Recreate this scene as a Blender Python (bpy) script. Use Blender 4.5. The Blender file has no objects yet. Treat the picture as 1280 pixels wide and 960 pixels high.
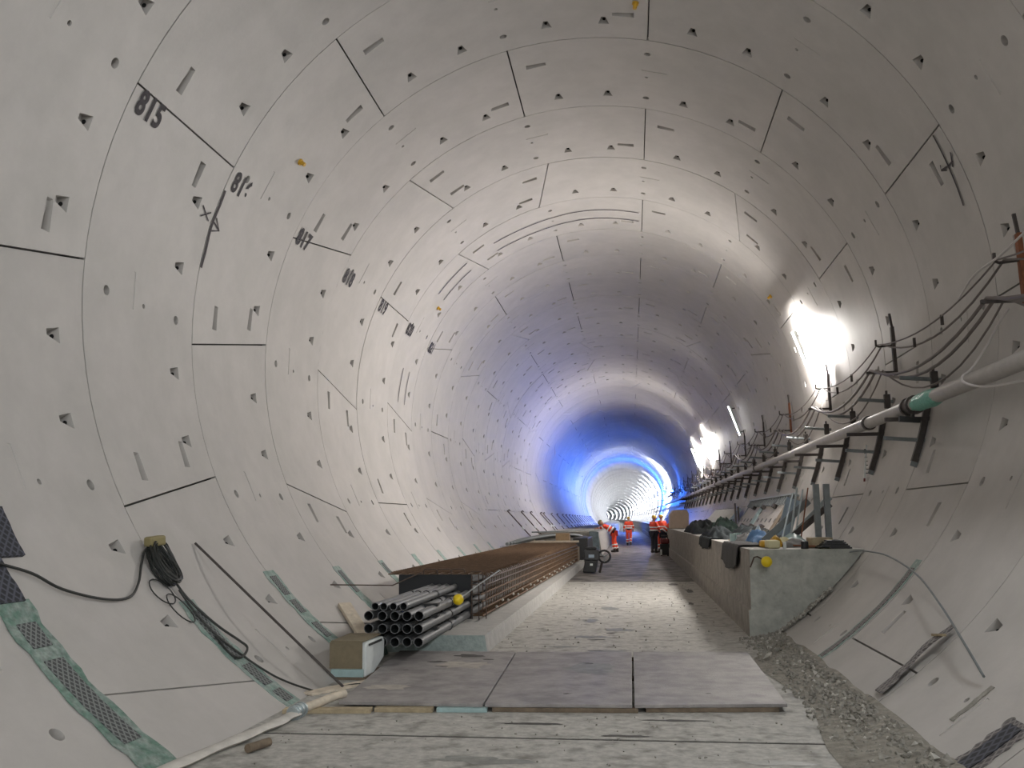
import bpy, bmesh, math, random
from mathutils import Vector, Matrix, noise as NZ
from mathutils.geometry import delaunay_2d_cdt
random.seed(7)
COL = bpy.context.scene.collection
SC = bpy.context.scene

# ------------------------------------------------------------------ camera
F_PX = 1150.0
YAW, PITCH, ROLL = .1288, .1468, -.01
R = 4.5                    # inner radius of the lining
AXZ = .852 * R             # tunnel axis above the floor (z = 0)
CAMP = Vector((.61155, 0, 1.54485))
D0 = 7.88895               # first ring joint in view (rings 814 / 815)
LR = 2.20185               # ring width


def build_camera():
    cy, sy, cp, sp = math.cos(YAW), math.sin(YAW), math.cos(PITCH), math.sin(PITCH)
    f = Vector((-sy * cp, cy * cp, sp))
    r0 = Vector((cy, sy, 0))
    u0 = r0.cross(f)
    r = r0 * math.cos(ROLL) + u0 * math.sin(ROLL)
    u = -r0 * math.sin(ROLL) + u0 * math.cos(ROLL)
    cam = bpy.data.cameras.new('camera')
    cam.sensor_width = 36
    cam.sensor_fit = 'HORIZONTAL'
    cam.lens = F_PX * 36 / 1280
    cam.clip_end = 3000
    o = bpy.data.objects.new('camera', cam)
    o.matrix_world = Matrix(((r.x, u.x, -f.x, CAMP.x), (r.y, u.y, -f.y, CAMP.y), (r.z, u.z, -f.z, CAMP.z), (0, 0, 0, 1)))
    COL.objects.link(o)
    SC.camera = o


build_camera()

# ------------------------------------------------------------------ world and exposure
w = bpy.data.worlds.new('world')
SC.world = w
w.use_nodes = True
w.node_tree.nodes['Background'].inputs[0].default_value = (.8, .85, 1, 1)
w.node_tree.nodes['Background'].inputs[1].default_value = .1
SC.view_settings.view_transform = 'Standard'
SC.view_settings.look = 'None'
SC.view_settings.gamma = 1
SC.view_settings.use_curve_mapping = False
SC.view_settings.exposure = 0.48

# lamp levels (each lamp's light is made in its own builder)
# (y, kind, power, colour): kind 'tube' = fluorescent batten on the right wall, 'flood' = wall-washing floodlight
WARM = (1.0, .95, .90)
COOL = (.93, .97, 1.0)
# (y, power into the tunnel, power onto the wall behind, colour): fluorescent tubes on the right wall
LAMPS = [(-31.6, 1100, 300, COOL), (-19, 1100, 300, COOL), (-6.2, 560, 100, COOL), (6.5, 90, 0, COOL), (19.2, 430, 1800, WARM),
         (32.0, 90, 0, WARM), (44.5, 330, 4000, WARM), (51.5, 150, 4000, WARM)]
# (y, power onto the right wall, power into the tunnel): distant floodlights
FAR_LAMPS = [(92, 2500, 0), (118, 1500, 0), (130, 1500, 0), (142, 1800, 0), (155, 2000, 150), (170, 2400, 240), (186, 2800, 300), (204, 3200, 360), (224, 3600, 450), (248, 4000, 540), (275, 4500, 630), (305, 5000, 750), (340, 5500, 870), (390, 6200, 1080), (450, 7000, 1320), (520, 8000, 1560), (600, 9000, 1800), (690, 10000, 2100), (780, 10000, 2100)]
BLUES = [(74, 200), (106, 4500)]


def bend(y):
    return -(max(0.0, y) ** 2) / (5500 * R)


# ------------------------------------------------------------------ materials
def mat(name, col, rough=.6, metal=0.0, noise=0.0, nscale=8, bump=0.0, bscale=40, col2=None, fac=(.4, .6), emit=None, obj_rand=0.0, spec=.5, coat=0):
    m = bpy.data.materials.new(name)
    m.use_nodes = True
    nt = m.node_tree
    b = nt.nodes['Principled BSDF']
    b.inputs['Base Color'].default_value = (*col, 1)
    b.inputs['Roughness'].default_value = rough
    b.inputs['Metallic'].default_value = metal
    b.inputs['Specular IOR Level'].default_value = spec
    if emit:
        b.inputs['Emission Color'].default_value = (*emit[0], 1)
        b.inputs['Emission Strength'].default_value = emit[1]
    geo = None
    if noise or bump or col2:
        geo = nt.nodes.new('ShaderNodeNewGeometry')
    last = None
    if col2:
        n = nt.nodes.new('ShaderNodeTexNoise')
        n.inputs['Scale'].default_value = nscale
        n.inputs['Detail'].default_value = 6
        nt.links.new(geo.outputs['Position'], n.inputs['Vector'])
        mr = nt.nodes.new('ShaderNodeMapRange')
        mr.inputs[1].default_value, mr.inputs[2].default_value = fac
        nt.links.new(n.outputs['Fac'], mr.inputs[0])
        mx = nt.nodes.new('ShaderNodeMix')
        mx.data_type = 'RGBA'
        mx.inputs[6].default_value = (*col, 1)
        mx.inputs[7].default_value = (*col2, 1)
        nt.links.new(mr.outputs[0], mx.inputs[0])
        last = mx.outputs[2]
    if noise or obj_rand:
        hv = nt.nodes.new('ShaderNodeHueSaturation')
        if last:
            nt.links.new(last, hv.inputs['Color'])
        else:
            hv.inputs['Color'].default_value = (*col, 1)
        val = None
        if noise:
            n = nt.nodes.new('ShaderNodeTexNoise')
            n.inputs['Scale'].default_value = nscale * (2.7 if col2 else 1)
            n.inputs['Detail'].default_value = 8
            n.inputs['Roughness'].default_value = .65
            nt.links.new(geo.outputs['Position'], n.inputs['Vector'])
            mr = nt.nodes.new('ShaderNodeMapRange')
            mr.inputs[1].default_value, mr.inputs[2].default_value = .3, .7
            mr.inputs[3].default_value, mr.inputs[4].default_value = 1 - noise, 1 + noise
            nt.links.new(n.outputs['Fac'], mr.inputs[0])
            val = mr.outputs[0]
        if obj_rand:
            oi = nt.nodes.new('ShaderNodeObjectInfo')
            mr = nt.nodes.new('ShaderNodeMapRange')
            mr.inputs[3].default_value, mr.inputs[4].default_value = 1 - obj_rand, 1 + obj_rand
            nt.links.new(oi.outputs['Random'], mr.inputs[0])
            if val:
                mu = nt.nodes.new('ShaderNodeMath')
                mu.operation = 'MULTIPLY'
                nt.links.new(val, mu.inputs[0])
                nt.links.new(mr.outputs[0], mu.inputs[1])
                val = mu.outputs[0]
            else:
                val = mr.outputs[0]
        nt.links.new(val, hv.inputs['Value'])
        last = hv.outputs[0]
    if last:
        nt.links.new(last, b.inputs['Base Color'])
    if bump:
        n = nt.nodes.new('ShaderNodeTexNoise')
        n.inputs['Scale'].default_value = bscale
        n.inputs['Detail'].default_value = 5
        nt.links.new(geo.outputs['Position'], n.inputs['Vector'])
        bp = nt.nodes.new('ShaderNodeBump')
        bp.inputs['Strength'].default_value = bump
        bp.inputs['Distance'].default_value = .02
        nt.links.new(n.outputs['Fac'], bp.inputs['Height'])
        nt.links.new(bp.outputs[0], b.inputs['Normal'])
    return m


def mesh_pattern_mat(name, dark, light, scale):
    """woven plastic mesh: a lattice of small dark openings"""
    m = mat(name, dark, .7)
    nt = m.node_tree
    b = nt.nodes['Principled BSDF']
    g = nt.nodes.new('ShaderNodeNewGeometry')
    sep = nt.nodes.new('ShaderNodeSeparateXYZ')
    nt.links.new(g.outputs['Position'], sep.inputs[0])

    def math_(op, a_, b_=None):
        n_ = nt.nodes.new('ShaderNodeMath')
        n_.operation = op
        for q, val in ((0, a_), (1, b_)):
            if val is None:
                continue
            if isinstance(val, (int, float)):
                n_.inputs[q].default_value = val
            else:
                nt.links.new(val, n_.inputs[q])
        return n_.outputs[0]
    ay = math_('MULTIPLY', sep.outputs['Y'], scale)
    az = math_('MULTIPLY', sep.outputs['Z'], scale * 1.25)
    s1 = math_('ABSOLUTE', math_('SINE', math_('ADD', ay, az)))
    s2 = math_('ABSOLUTE', math_('SINE', math_('SUBTRACT', ay, az)))
    mn = math_('MINIMUM', s1, s2)
    mr = nt.nodes.new('ShaderNodeMapRange')
    mr.inputs[1].default_value, mr.inputs[2].default_value = .6, .3
    nt.links.new(mn, mr.inputs[0])
    mx = nt.nodes.new('ShaderNodeMix')
    mx.data_type = 'RGBA'
    mx.inputs[6].default_value = (*dark, 1)
    mx.inputs[7].default_value = (*light, 1)
    nt.links.new(mr.outputs[0], mx.inputs[0])
    nt.links.new(mx.outputs[2], b.inputs['Base Color'])
    return m


M = {}
M['lining'] = mat('lining_concrete', (.50, .475, .45), .5, noise=.05, nscale=1.3, bump=.05, bscale=26, obj_rand=.04, col2=(.465, .445, .42))
M['lining_far'] = mat('lining_far_concrete', (.50, .475, .45), .42, noise=.05, nscale=.6)
M['joint'] = mat('joint_dark', (.06, .055, .05), .9)
M['hole'] = mat('bolt_hole_dark', (.01, .01, .01), .9)
M['paint'] = mat('black_stencil_paint', (.035, .03, .035), .7)
M['mark'] = mat('dark_crayon', (.07, .06, .065), .8)
M['floor'] = mat('floor_concrete', (.45, .435, .40), .75, noise=.28, nscale=5, bump=.5, bscale=22, col2=(.20, .19, .165), fac=(.5, .74))
M['floor_dirty'] = mat('floor_dirty_concrete', (.25, .23, .21), .6, noise=.35, nscale=2.2, bump=.5, bscale=12, col2=(.09, .08, .07), fac=(.42, .62))
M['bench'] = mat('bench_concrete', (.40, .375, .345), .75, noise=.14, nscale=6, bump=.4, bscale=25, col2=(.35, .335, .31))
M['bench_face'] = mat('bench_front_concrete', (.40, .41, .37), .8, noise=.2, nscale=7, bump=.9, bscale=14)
M['bench_side_shade'] = mat('shaded_bench_side_concrete', (.285, .26, .23), .75, noise=.16, nscale=5, bump=.4, bscale=25, col2=(.22, .20, .18))  # bench concrete darkened: shade on the inner side is put into the colour
M['curb'] = mat('curb_concrete', (.44, .43, .41), .75, noise=.14, nscale=6, bump=.4, bscale=25)
M['curb_end'] = mat('curb_end_concrete', (.34, .40, .38), .8, noise=.22, nscale=9, bump=.6, bscale=20)
M['plate'] = mat('scuffed_steel_plate', (.34, .32, .31), .55, .15, noise=.16, nscale=4, bump=.25, bscale=60, col2=(.24, .225, .22), fac=(.42, .66))
M['timber'] = mat('timber', (.38, .31, .20), .8, noise=.25, nscale=12)
M['timber_pale'] = mat('pale_timber', (.62, .54, .43), .8, noise=.2, nscale=12)
M['timber_dark'] = mat('dark_timber', (.17, .13, .09), .8, noise=.3, nscale=12)
M['pipe_grey'] = mat('grey_plastic_pipe', (.155, .16, .165), .45, noise=.12, nscale=9)
M['pipe_in'] = mat('pipe_inside', (.035, .04, .04), .6)
M['black'] = mat('black_plastic', (.02, .021, .022), .5)
M['board'] = mat('black_board', (.018, .02, .023), .6)
M['rust'] = mat('rusty_rebar', (.15, .092, .055), .85, .1, noise=.35, nscale=14)
M['rebar'] = mat('dark_rebar', (.10, .07, .055), .7, .3, noise=.3, nscale=14)
M['steel'] = mat('galvanised_steel', (.42, .47, .48), .4, .75, noise=.12, nscale=10)
M['steel_dark'] = mat('dark_painted_steel', (.075, .065, .06), .55, .4, noise=.2, nscale=12)
M['steel_grey'] = mat('grey_primed_steel', (.20, .22, .225), .55, .3, noise=.15, nscale=12)
M['steel_rust'] = mat('rust_orange_steel', (.26, .10, .05), .7, .3, noise=.3, nscale=12)
M['bigpipe'] = mat('pale_steel_pipe', (.42, .40, .38), .5, .2, noise=.1, nscale=6)
M['cable'] = mat('grey_brown_cable', (.17, .145, .135), .6)
M['cable_black'] = mat('black_cable', (.02, .022, .02), .55)
M['cable_white'] = mat('white_cable', (.6, .57, .55), .5)
M['yellow'] = mat('yellow_plastic', (.85, .62, .01), .4)
M['ochre'] = mat('ochre_plastic', (.62, .36, .03), .5)
M['green_tape'] = mat('green_sealant', (.20, .30, .26), .7, noise=.3, nscale=9, col2=(.30, .36, .33))
M['green_tape_b'] = mat('strong_green_sealant', (.12, .215, .17), .7, noise=.35, nscale=9, col2=(.25, .305, .275))
M['mesh_strip'] = mesh_pattern_mat('grey_mesh_fabric', (.05, .055, .055), (.20, .215, .21), 60)
M['mat_dark'] = mesh_pattern_mat('dark_mesh_mat', (.012, .014, .02), (.07, .075, .10), 42)
M['grey_mesh'] = mesh_pattern_mat('grey_brown_mesh', (.10, .09, .09), (.24, .22, .21), 55)
M['white'] = mat('white_plastic', (.68, .72, .71), .45, noise=.06, nscale=8)
M['bluewhite'] = mat('pale_blue_plastic', (.34, .47, .47), .5, noise=.15, nscale=8)
M['brown_card'] = mat('brown_cardboard', (.20, .165, .105), .85, noise=.15, nscale=10)
M['tan_card'] = mat('tan_cardboard', (.42, .29, .17), .85, noise=.12, nscale=10)
M['beige'] = mat('beige_foam', (.55, .43, .34), .85, noise=.08, nscale=6)
M['hose'] = mat('white_hose', (.60, .57, .52), .7, noise=.15, nscale=8)
M['tarp'] = mat('black_tarpaulin', (.014, .018, .02), .8, noise=.3, nscale=6, bump=.4, bscale=9, spec=.2)
M['tarp_g'] = mat('dark_green_tarpaulin', (.012, .022, .018), .8, noise=.3, nscale=6, bump=.4, bscale=9, spec=.2)
M['cloth'] = mat('dark_grey_blanket', (.05, .048, .048), .9, noise=.25, nscale=20, bump=.3, bscale=60)
M['grey_bag'] = mat('grey_bag', (.16, .16, .155), .9, noise=.2, nscale=10)
M['sheet_blue'] = mat('dull_blue_sheet', (.20, .26, .29), .6, noise=.3, nscale=7)
M['blue'] = mat('blue_bag', (.06, .17, .36), .8, noise=.15, nscale=10)
M['bluegrey'] = mat('blue_grey_plastic', (.33, .42, .50), .5, noise=.1, nscale=10)
M['green_wrap'] = mat('green_wrap', (.14, .42, .33), .45, noise=.2, nscale=25, bump=.6, bscale=40)
M['orange'] = mat('hi_vis_orange', (.82, .075, .03), .75, noise=.12, nscale=10)
M['band'] = mat('reflective_band', (.82, .84, .84), .35)
M['navy'] = mat('dark_navy_cloth', (.02, .022, .035), .85)
M['skin'] = mat('skin', (.50, .29, .20), .55)
M['helmet_y'] = mat('yellow_helmet', (.72, .50, .06), .35)
M['helmet_b'] = mat('olive_helmet', (.26, .22, .10), .45)
M['helmet_w'] = mat('pale_blue_helmet', (.45, .55, .70), .4)
M['hair'] = mat('dark_hair', (.03, .02, .015), .8)
M['boot'] = mat('dark_boot', (.025, .02, .018), .7)
M['eye'] = mat('eye', (.02, .015, .01), .3)
M['machine'] = mat('dark_machine_paint', (.05, .052, .055), .5, .2, noise=.25, nscale=12)
M['rubber'] = mat('rubber', (.02, .02, .02), .8)
M['darkred'] = mat('dark_red_paint', (.16, .02, .02), .5)
M['gravel'] = mat('gravel', (.30, .285, .25), .9, noise=.35, nscale=15)
M['stone_pale'] = mat('pale_stone', (.52, .50, .45), .9, noise=.15, nscale=15)
M['dirt'] = mat('dirt', (.28, .26, .22), .95, noise=.35, nscale=9, bump=1, bscale=30)
M['tube_on'] = mat('lit_tube', (1, 1, 1), .4, emit=((1, .98, .97), 14))
M['flood_on'] = mat('lit_flood_glass', (1, 1, 1), .4, emit=((1, .97, .93), 30))
M['blue_on'] = mat('lit_blue_lens', (.1, .2, 1), .4, emit=((.03, .16, 1), 25))
M['paper'] = mat('pale_yellow_paper', (.62, .58, .36), .8)


# ------------------------------------------------------------------ mesh helpers
class MB:
    def __init__(s):
        s.v, s.f, s.m = [], [], []

    def add(s, verts, faces, mi=0):
        o = len(s.v)
        s.v += [tuple(p) for p in verts]
        s.f += [tuple(i + o for i in f) for f in faces]
        s.m += [mi] * len(faces)
        return s

    def box(s, x0, x1, y0, y1, z0, z1, mi=0):
        v = [(x, y, z) for z in (z0, z1) for y in (y0, y1) for x in (x0, x1)]
        return s.add(v, [(0, 2, 3, 1), (4, 5, 7, 6), (0, 1, 5, 4), (2, 6, 7, 3), (0, 4, 6, 2), (1, 3, 7, 5)], mi)

    def beam(s, a, b, w_, h, up=(0, 0, 1), mi=0):
        a, b = Vector(a), Vector(b)
        d = (b - a).normalized()
        x = d.cross(Vector(up))
        if x.length < 1e-4:
            x = d.cross(Vector((1, 0, 0)))
        x.normalize()
        y = x.cross(d)
        v = []
        for p in (a, b):
            for sx, sy in ((-1, -1), (1, -1), (1, 1), (-1, 1)):
                v.append(p + x * sx * w_ / 2 + y * sy * h / 2)
        return s.add(v, [(0, 1, 2, 3), (7, 6, 5, 4), (0, 4, 5, 1), (1, 5, 6, 2), (2, 6, 7, 3), (3, 7, 4, 0)], mi)

    def tube(s, pts, r, n=8, closed=False, mi=0, caps=True):
        pts = [Vector(p) for p in pts]
        k = len(pts)
        rs = r if isinstance(r, (list, tuple)) else [r] * k
        v, f = [], []
        prev = None
        for i, p in enumerate(pts):
            a = pts[(i - 1) % k] if (closed or i > 0) else p
            b = pts[(i + 1) % k] if (closed or i < k - 1) else p
            d = (b - a)
            if d.length < 1e-9:
                d = Vector((0, 0, 1))
            d.normalize()
            if prev is None:
                x = d.cross(Vector((0, 0, 1)))
                if x.length < 1e-3:
                    x = d.cross(Vector((1, 0, 0)))
            else:
                x = prev - d * prev.dot(d)
            x.normalize()
            prev = x
            y = d.cross(x)
            for j in range(n):
                t = 2 * math.pi * j / n
                v.append(p + (x * math.cos(t) + y * math.sin(t)) * rs[i])
        for i in range(k if closed else k - 1):
            i2 = (i + 1) % k
            for j in range(n):
                j2 = (j + 1) % n
                f.append((i * n + j, i * n + j2, i2 * n + j2, i2 * n + j))
        if caps and not closed:
            f.append(tuple(range(n))[::-1])
            f.append(tuple((k - 1) * n + j for j in range(n)))
        return s.add(v, f, mi)

    def ball(s, c, r, nu=12, nv=8, mi=0, sc=(1, 1, 1)):
        v, f = [], []
        for i in range(nv + 1):
            a = math.pi * i / nv
            for j in range(nu):
                t = 2 * math.pi * j / nu
                v.append((c[0] + r * sc[0] * math.sin(a) * math.cos(t), c[1] + r * sc[1] * math.sin(a) * math.sin(t), c[2] + r * sc[2] * math.cos(a)))
        for i in range(nv):
            for j in range(nu):
                j2 = (j + 1) % nu
                f.append((i * nu + j, (i + 1) * nu + j, (i + 1) * nu + j2, i * nu + j2))
        return s.add(v, f, mi)

    def prism(s, poly, y0, y1, mi=0):
        """polygon in (x, z) extruded along y"""
        n = len(poly)
        v = [(x, y0, z) for x, z in poly] + [(x, y1, z) for x, z in poly]
        f = [tuple(range(n)), tuple(range(2 * n - 1, n - 1, -1))]
        f += [(i, i + n, (i + 1) % n + n, (i + 1) % n) for i in range(n)]
        return s.add(v, f, mi)


def link(name, mb, mats, parent=None, smooth=False, bevel=0.0, local=False, fix=True):
    """one mesh object; vertices are in world space unless local"""
    if not isinstance(mats, (list, tuple)):
        mats = [mats]
    vs = [Vector(p) for p in mb.v]
    if parent is not None:
        org = Vector((0, 0, 0))
        q_ = parent
        while q_ is not None and not local:
            org += q_.location
            q_ = q_.parent
    elif local:
        org = Vector((0, 0, 0))
    else:
        org = Vector(((min(p.x for p in vs) + max(p.x for p in vs)) / 2, (min(p.y for p in vs) + max(p.y for p in vs)) / 2, min(p.z for p in vs)))
    me = bpy.data.meshes.new(name)
    me.from_pydata([p - org for p in vs], [], mb.f)
    for m in mats:
        me.materials.append(M[m] if isinstance(m, str) else m)
    if len(mats) > 1:
        me.polygons.foreach_set('material_index', mb.m)
    if fix or bevel:
        bm = bmesh.new()
        bm.from_mesh(me)
        if fix:
            bmesh.ops.recalc_face_normals(bm, faces=bm.faces)
        if bevel:
            bmesh.ops.bevel(bm, geom=bm.edges[:], offset=bevel, segments=2, affect='EDGES', profile=.5)
        bm.to_mesh(me)
        bm.free()
    if smooth:
        me.polygons.foreach_set('use_smooth', [True] * len(me.polygons))
        if hasattr(me, 'set_sharp_from_angle'):
            me.set_sharp_from_angle(angle=math.radians(40))
    o = bpy.data.objects.new(name, me)
    COL.objects.link(o)
    if parent is not None:
        o.parent = parent
    else:
        o.location = org
    return o


def tag(o, label, cat, group=None, kind=None):
    if label:
        o['label'] = label
    if cat:
        o['category'] = cat
    if group:
        o['group'] = group
    if kind:
        o['kind'] = kind
    return o


def thing(name, label, cat, loc=(0, 0, 0), rz=0, group=None):
    o = bpy.data.objects.new(name, None)
    o.empty_display_size = .2
    COL.objects.link(o)
    o.location = loc
    o.rotation_euler = (0, 0, rz)
    return tag(o, label, cat, group)


def dup(root, loc, label=None, rz=None):
    r = root.copy()
    COL.objects.link(r)
    r.location = loc
    if rz is not None:
        r.rotation_euler = (0, 0, rz)
    if label:
        r['label'] = label
    for ch in list(root.children):
        c = ch.copy()
        COL.objects.link(c)
        c.parent = r
        for g in list(ch.children):
            d = g.copy()
            COL.objects.link(d)
            d.parent = c
    return r


def W(th, y, rad=R):
    """point on the lining: angle from the crown in degrees (+ right), chainage y, radius"""
    t = math.radians(th)
    return Vector((rad * math.sin(t) + bend(y), y, AXZ + rad * math.cos(t)))


def KY(k):
    return D0 + k * LR


# ------------------------------------------------------------------ tunnel lining
GRID0, GSTEP = 12.9, 360 / 14


def gth(n):
    a = GRID0 + GSTEP * n
    return (a + 180) % 360 - 180


KEYS = {-2: -4, -1: -5, 0: -6, 1: -5, 2: -4, 3: -3, 4: 0, 5: -3, 6: -4, 7: 3, 8: -4, 9: -3, 10: 2, 11: -5, 12: -2}
N_DETAIL = 16      # rings with pockets
N_SEG = 40         # rings whose segments are objects


def lining_back(name, a0, a1, y0, y1):
    mb = MB()
    ys = [y0 + (y1 - y0) * i / 24 for i in range(25)]
    n = 16
    v = [W(a0 + (a1 - a0) * j / n, y, R + .14) for y in ys for j in range(n + 1)]
    f = [(i * (n + 1) + j, i * (n + 1) + j + 1, (i + 1) * (n + 1) + j + 1, (i + 1) * (n + 1) + j) for i in range(24) for j in range(n)]
    mb.add(v, f)
    o = link(name, mb, 'joint', fix=False)
    o['kind'] = 'structure'
    return o


YB, YE = KY(-22), KY(N_SEG)
ceiling = lining_back('ceiling', -45, 45, YB, YE)
wall_left = lining_back('wall_left', -180, -45, YB, YE)
wall_right = lining_back('wall_right', 45, 180, YB, YE)


def parent_for(th):
    return ceiling if abs(th) < 45 else (wall_left if th < 0 else wall_right)


def pocket_list(ring, lo, hi, mid):
    """openings on a segment, as (kind, theta, k) in ring coordinates"""
    out = []
    for n in range(14):
        for s in (-7.8, 7.8):
            t = gth(n) + s
            for tt in (t, t - 360, t + 360):
                if lo + 1 < tt < hi - 1:
                    out.append(('bolt', tt, .80))
    for k, kind in ((.18, 'big'), (.5, 'small'), (.82, 'big')):
        out.append((kind, mid, k))
    out.append(('imprint', mid + 1.5, .40))
    return out


def seg_mesh(ring, n_lo, n_hi, key):
    """segment between joints n_lo and n_hi (grid numbers, n_hi = n_lo + 2)"""
    lo, hi = gth(n_lo), gth(n_lo) + 2 * GSTEP
    mid = (lo + hi) / 2
    SK = 2.6

    def skew(n):
        # near-edge / far-edge offset of this joint
        if (n - (key + 1)) % 14 == 0:
            return -SK, SK, 'up'
        if (n - (key - 1)) % 14 == 0:
            return SK, -SK, 'dn'
        return 0, 0, 'st'
    ln, lf, lk = skew(n_lo)
    hn, hf, hk = skew(n_hi)
    gap = math.degrees(.010 / R)
    A = .0075 / LR
    c = math.radians(1) * R     # metres per degree
    inset = []

    def lo_at(k): return lo + ln + (lf - ln) * k + gap

    def hi_at(k): return hi + hn + (hf - hn) * k - gap
    k0, k1 = A, 1 - A
    NT = 16
    near = [(lo_at(k0) + (hi_at(k0) - lo_at(k0)) * i / NT, k0) for i in range(NT + 1)]
    far = [(lo_at(k1) + (hi_at(k1) - lo_at(k1)) * i / NT, k1) for i in range(NT + 1)]
    outer = near + far[::-1]
    holes = []
    if ring <= N_DETAIL and abs(mid) < 160:
        P = pocket_list(ring, lo, hi, mid)
        is_key = (lk == 'up' and False) or (hk == 'up' and lk == 'dn')
        # bolt pockets across the radial joints
        if lk == 'st':
            P.append(('slot', lo + 4.6, .28, -1))
        elif lk == 'up':
            P += [('slot', lo + 3.0, .26, -1), ('slot', lo + 5.6, .72, -1)]
        if hk == 'st':
            P.append(('slot', hi - 4.4, .72, 1))
        elif hk == 'dn':
            P += [('slot', hi - 3.0, .26, 1), ('slot', hi - 5.6, .72, 1)]
        for h in P:
            kind, t, k = h[0], h[1], h[2]
            if abs((t + 180) % 360 - 180) > 147:
                continue
            if kind == 'bolt':   # (tangential m, axial m, depth)
                o_ = [(-.028, -.11), (.028, -.11), (.075, .075), (-.075, .075)]
                d_ = [(-.024, -.085, .04), (.024, -.085, .04), (.055, .07, .115), (-.055, .07, .115)]
            elif kind == 'slot':
                s = h[3]
                o_ = [(-.15 * s, -.045), (.15 * s, -.06), (.15 * s, .06), (-.15 * s, .045)]
                d_ = [(-.13 * s, -.04, .04), (.145 * s, -.055, .115), (.145 * s, .055, .115), (-.13 * s, .04, .04)]
            elif kind in ('big', 'small'):
                r = .052 if kind == 'big' else .027
                nn = 12 if kind == 'big' else 8
                o_ = [(r * math.cos(2 * math.pi * i / nn), r * math.sin(2 * math.pi * i / nn)) for i in range(nn)]
                d_ = [(x, y, .11) for x, y in o_]
            else:
                o_ = [(-.2, -.022), (.2, -.022), (.2, .022), (-.2, .022)]
                d_ = [(x * .98, y * .9, .006) for x, y in o_]
            holes.append((kind, t, k, o_, d_))
    # 2-D triangulation in metres
    v2 = [Vector((t * c, k * LR)) for t, k in outer]
    edges = [(i, (i + 1) % len(outer)) for i in range(len(outer))]
    hp = []
    for kind, t, k, o_, d_ in holes:
        b = len(v2)
        pts = [Vector((t * c + x, k * LR + y)) for x, y in o_]
        v2 += pts
        edges += [(b + i, b + (i + 1) % len(pts)) for i in range(len(pts))]
        hp.append(pts)
    if holes:
        for i in range(1, NT):
            for kk in (.33, .66):
                p = Vector(((lo_at(kk) + (hi_at(kk) - lo_at(kk)) * i / NT) * c, kk * LR))
                if all((p - Vector((h[1] * c, h[2] * LR))).length > .3 for h in holes):
                    v2.append(p)

    def inside(p, poly):
        r = False
        n = len(poly)
        for i in range(n):
            a, b = poly[i], poly[(i + 1) % n]
            if (a.y > p.y) != (b.y > p.y) and p.x < (b.x - a.x) * (p.y - a.y) / (b.y - a.y) + a.x:
                r = not r
        return r
    mb = MB()
    rad = R + ((ring * 7919 + n_lo * 104729) % 11 - 5) * .0006

    def to3(p, dep=0.0):
        return W(p[0] / c, KY(ring) + p[1], rad + dep)
    if holes:
        vo, eo, fo, *_ = delaunay_2d_cdt(v2, edges, [], 1, 1e-5)
        fs = []
        for f in fo:
            cen = sum((vo[i] for i in f), Vector((0, 0))) / len(f)
            hit = False
            for h, poly in zip(holes, hp):
                if (cen - Vector((h[1] * c, h[2] * LR))).length < .3 and inside(cen, poly):
                    hit = True
                    break
            if not hit:
                fs.append(tuple(f))
        mb.add([to3(p) for p in vo], fs, 0)
        for (kind, t, k, o_, d_), poly in zip(holes, hp):
            n = len(poly)
            bot = [to3(Vector((t * c + x, k * LR + y)), z) for x, y, z in d_]
            mb.add([to3(p) for p in poly] + bot, [(i, (i + 1) % n, n + (i + 1) % n, n + i) for i in range(n)] + [tuple(range(n, 2 * n))], 0)
            if kind == 'bolt' and ring < 12:   # bolt hole in the deep end wall
                cc = to3(Vector((t * c, k * LR + .066)), .07)
                tx = (to3(Vector((t * c + .1, k * LR))) - to3(Vector((t * c, k * LR)))).normalized()
                rx = (to3(Vector((t * c, k * LR)), .1) - to3(Vector((t * c, k * LR)))).normalized()
                q = [cc + tx * .024 * math.cos(a) + rx * .024 * math.sin(a) for a in [2 * math.pi * i / 8 for i in range(8)]]
                mb.add(q, [tuple(range(8))], 1)
    else:
        v = [to3(Vector((t * c, k * LR))) for t, k in near + far]
        m_ = NT + 1
        mb.add(v, [(i, i + 1, m_ + i + 1, m_ + i) for i in range(NT)], 0)
    # edges of the segment going back into the joint
    top = [to3(Vector((t * c, k * LR))) for t, k in outer]
    bot = [to3(Vector((t * c, k * LR)), .06) for t, k in outer]
    n = len(top)
    mb.add(top + bot, [(i, (i + 1) % n, n + (i + 1) % n, n + i) for i in range(n)], 0)
    return mb, mid


for ring in range(-2, N_SEG):
    par = 1 if ring % 2 == 0 else 0
    key = KEYS.get(ring)
    if key is None:
        key = ((ring * 5) % 14)
        if (key % 2) == par:
            key += 1
    for j in range(7):
        n_lo = par + 2 * j
        mb, mid = seg_mesh(ring, n_lo, n_lo + 2, key)
        mid = (mid + 180) % 360 - 180
        link('lining_segment', mb, ['lining', 'hole'], parent_for(mid), fix=False, smooth=True)


def plain_rings(i0, i1, parent, a0, a1):
    """distant (or hidden) rings, one mesh, each ring with its own small step and joint"""
    mb = MB()
    rnd = random.Random(i0)
    n = max(6, int((a1 - a0) / 6))
    for i in range(i0, i1):
        st = rnd.uniform(-.012, .012)
        st2 = rnd.uniform(-.012, .012)
        rows = [(KY(i) + .01, R + .06), (KY(i) + .012, R + st), (KY(i + 1) - .012, R + st2), (KY(i + 1) - .01, R + .06)]
        v = [W(a0 + (a1 - a0) * j / n, y, r) for y, r in rows for j in range(n + 1)]
        m_ = n + 1
        f = [(q * m_ + j, q * m_ + j + 1, (q + 1) * m_ + j + 1, (q + 1) * m_ + j) for q in range(3) for j in range(n)]
        mb.add(v, f)
    o = link('distant_rings', mb, 'lining_far', parent, fix=False)
    o['kind'] = 'stuff'
    return o


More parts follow.
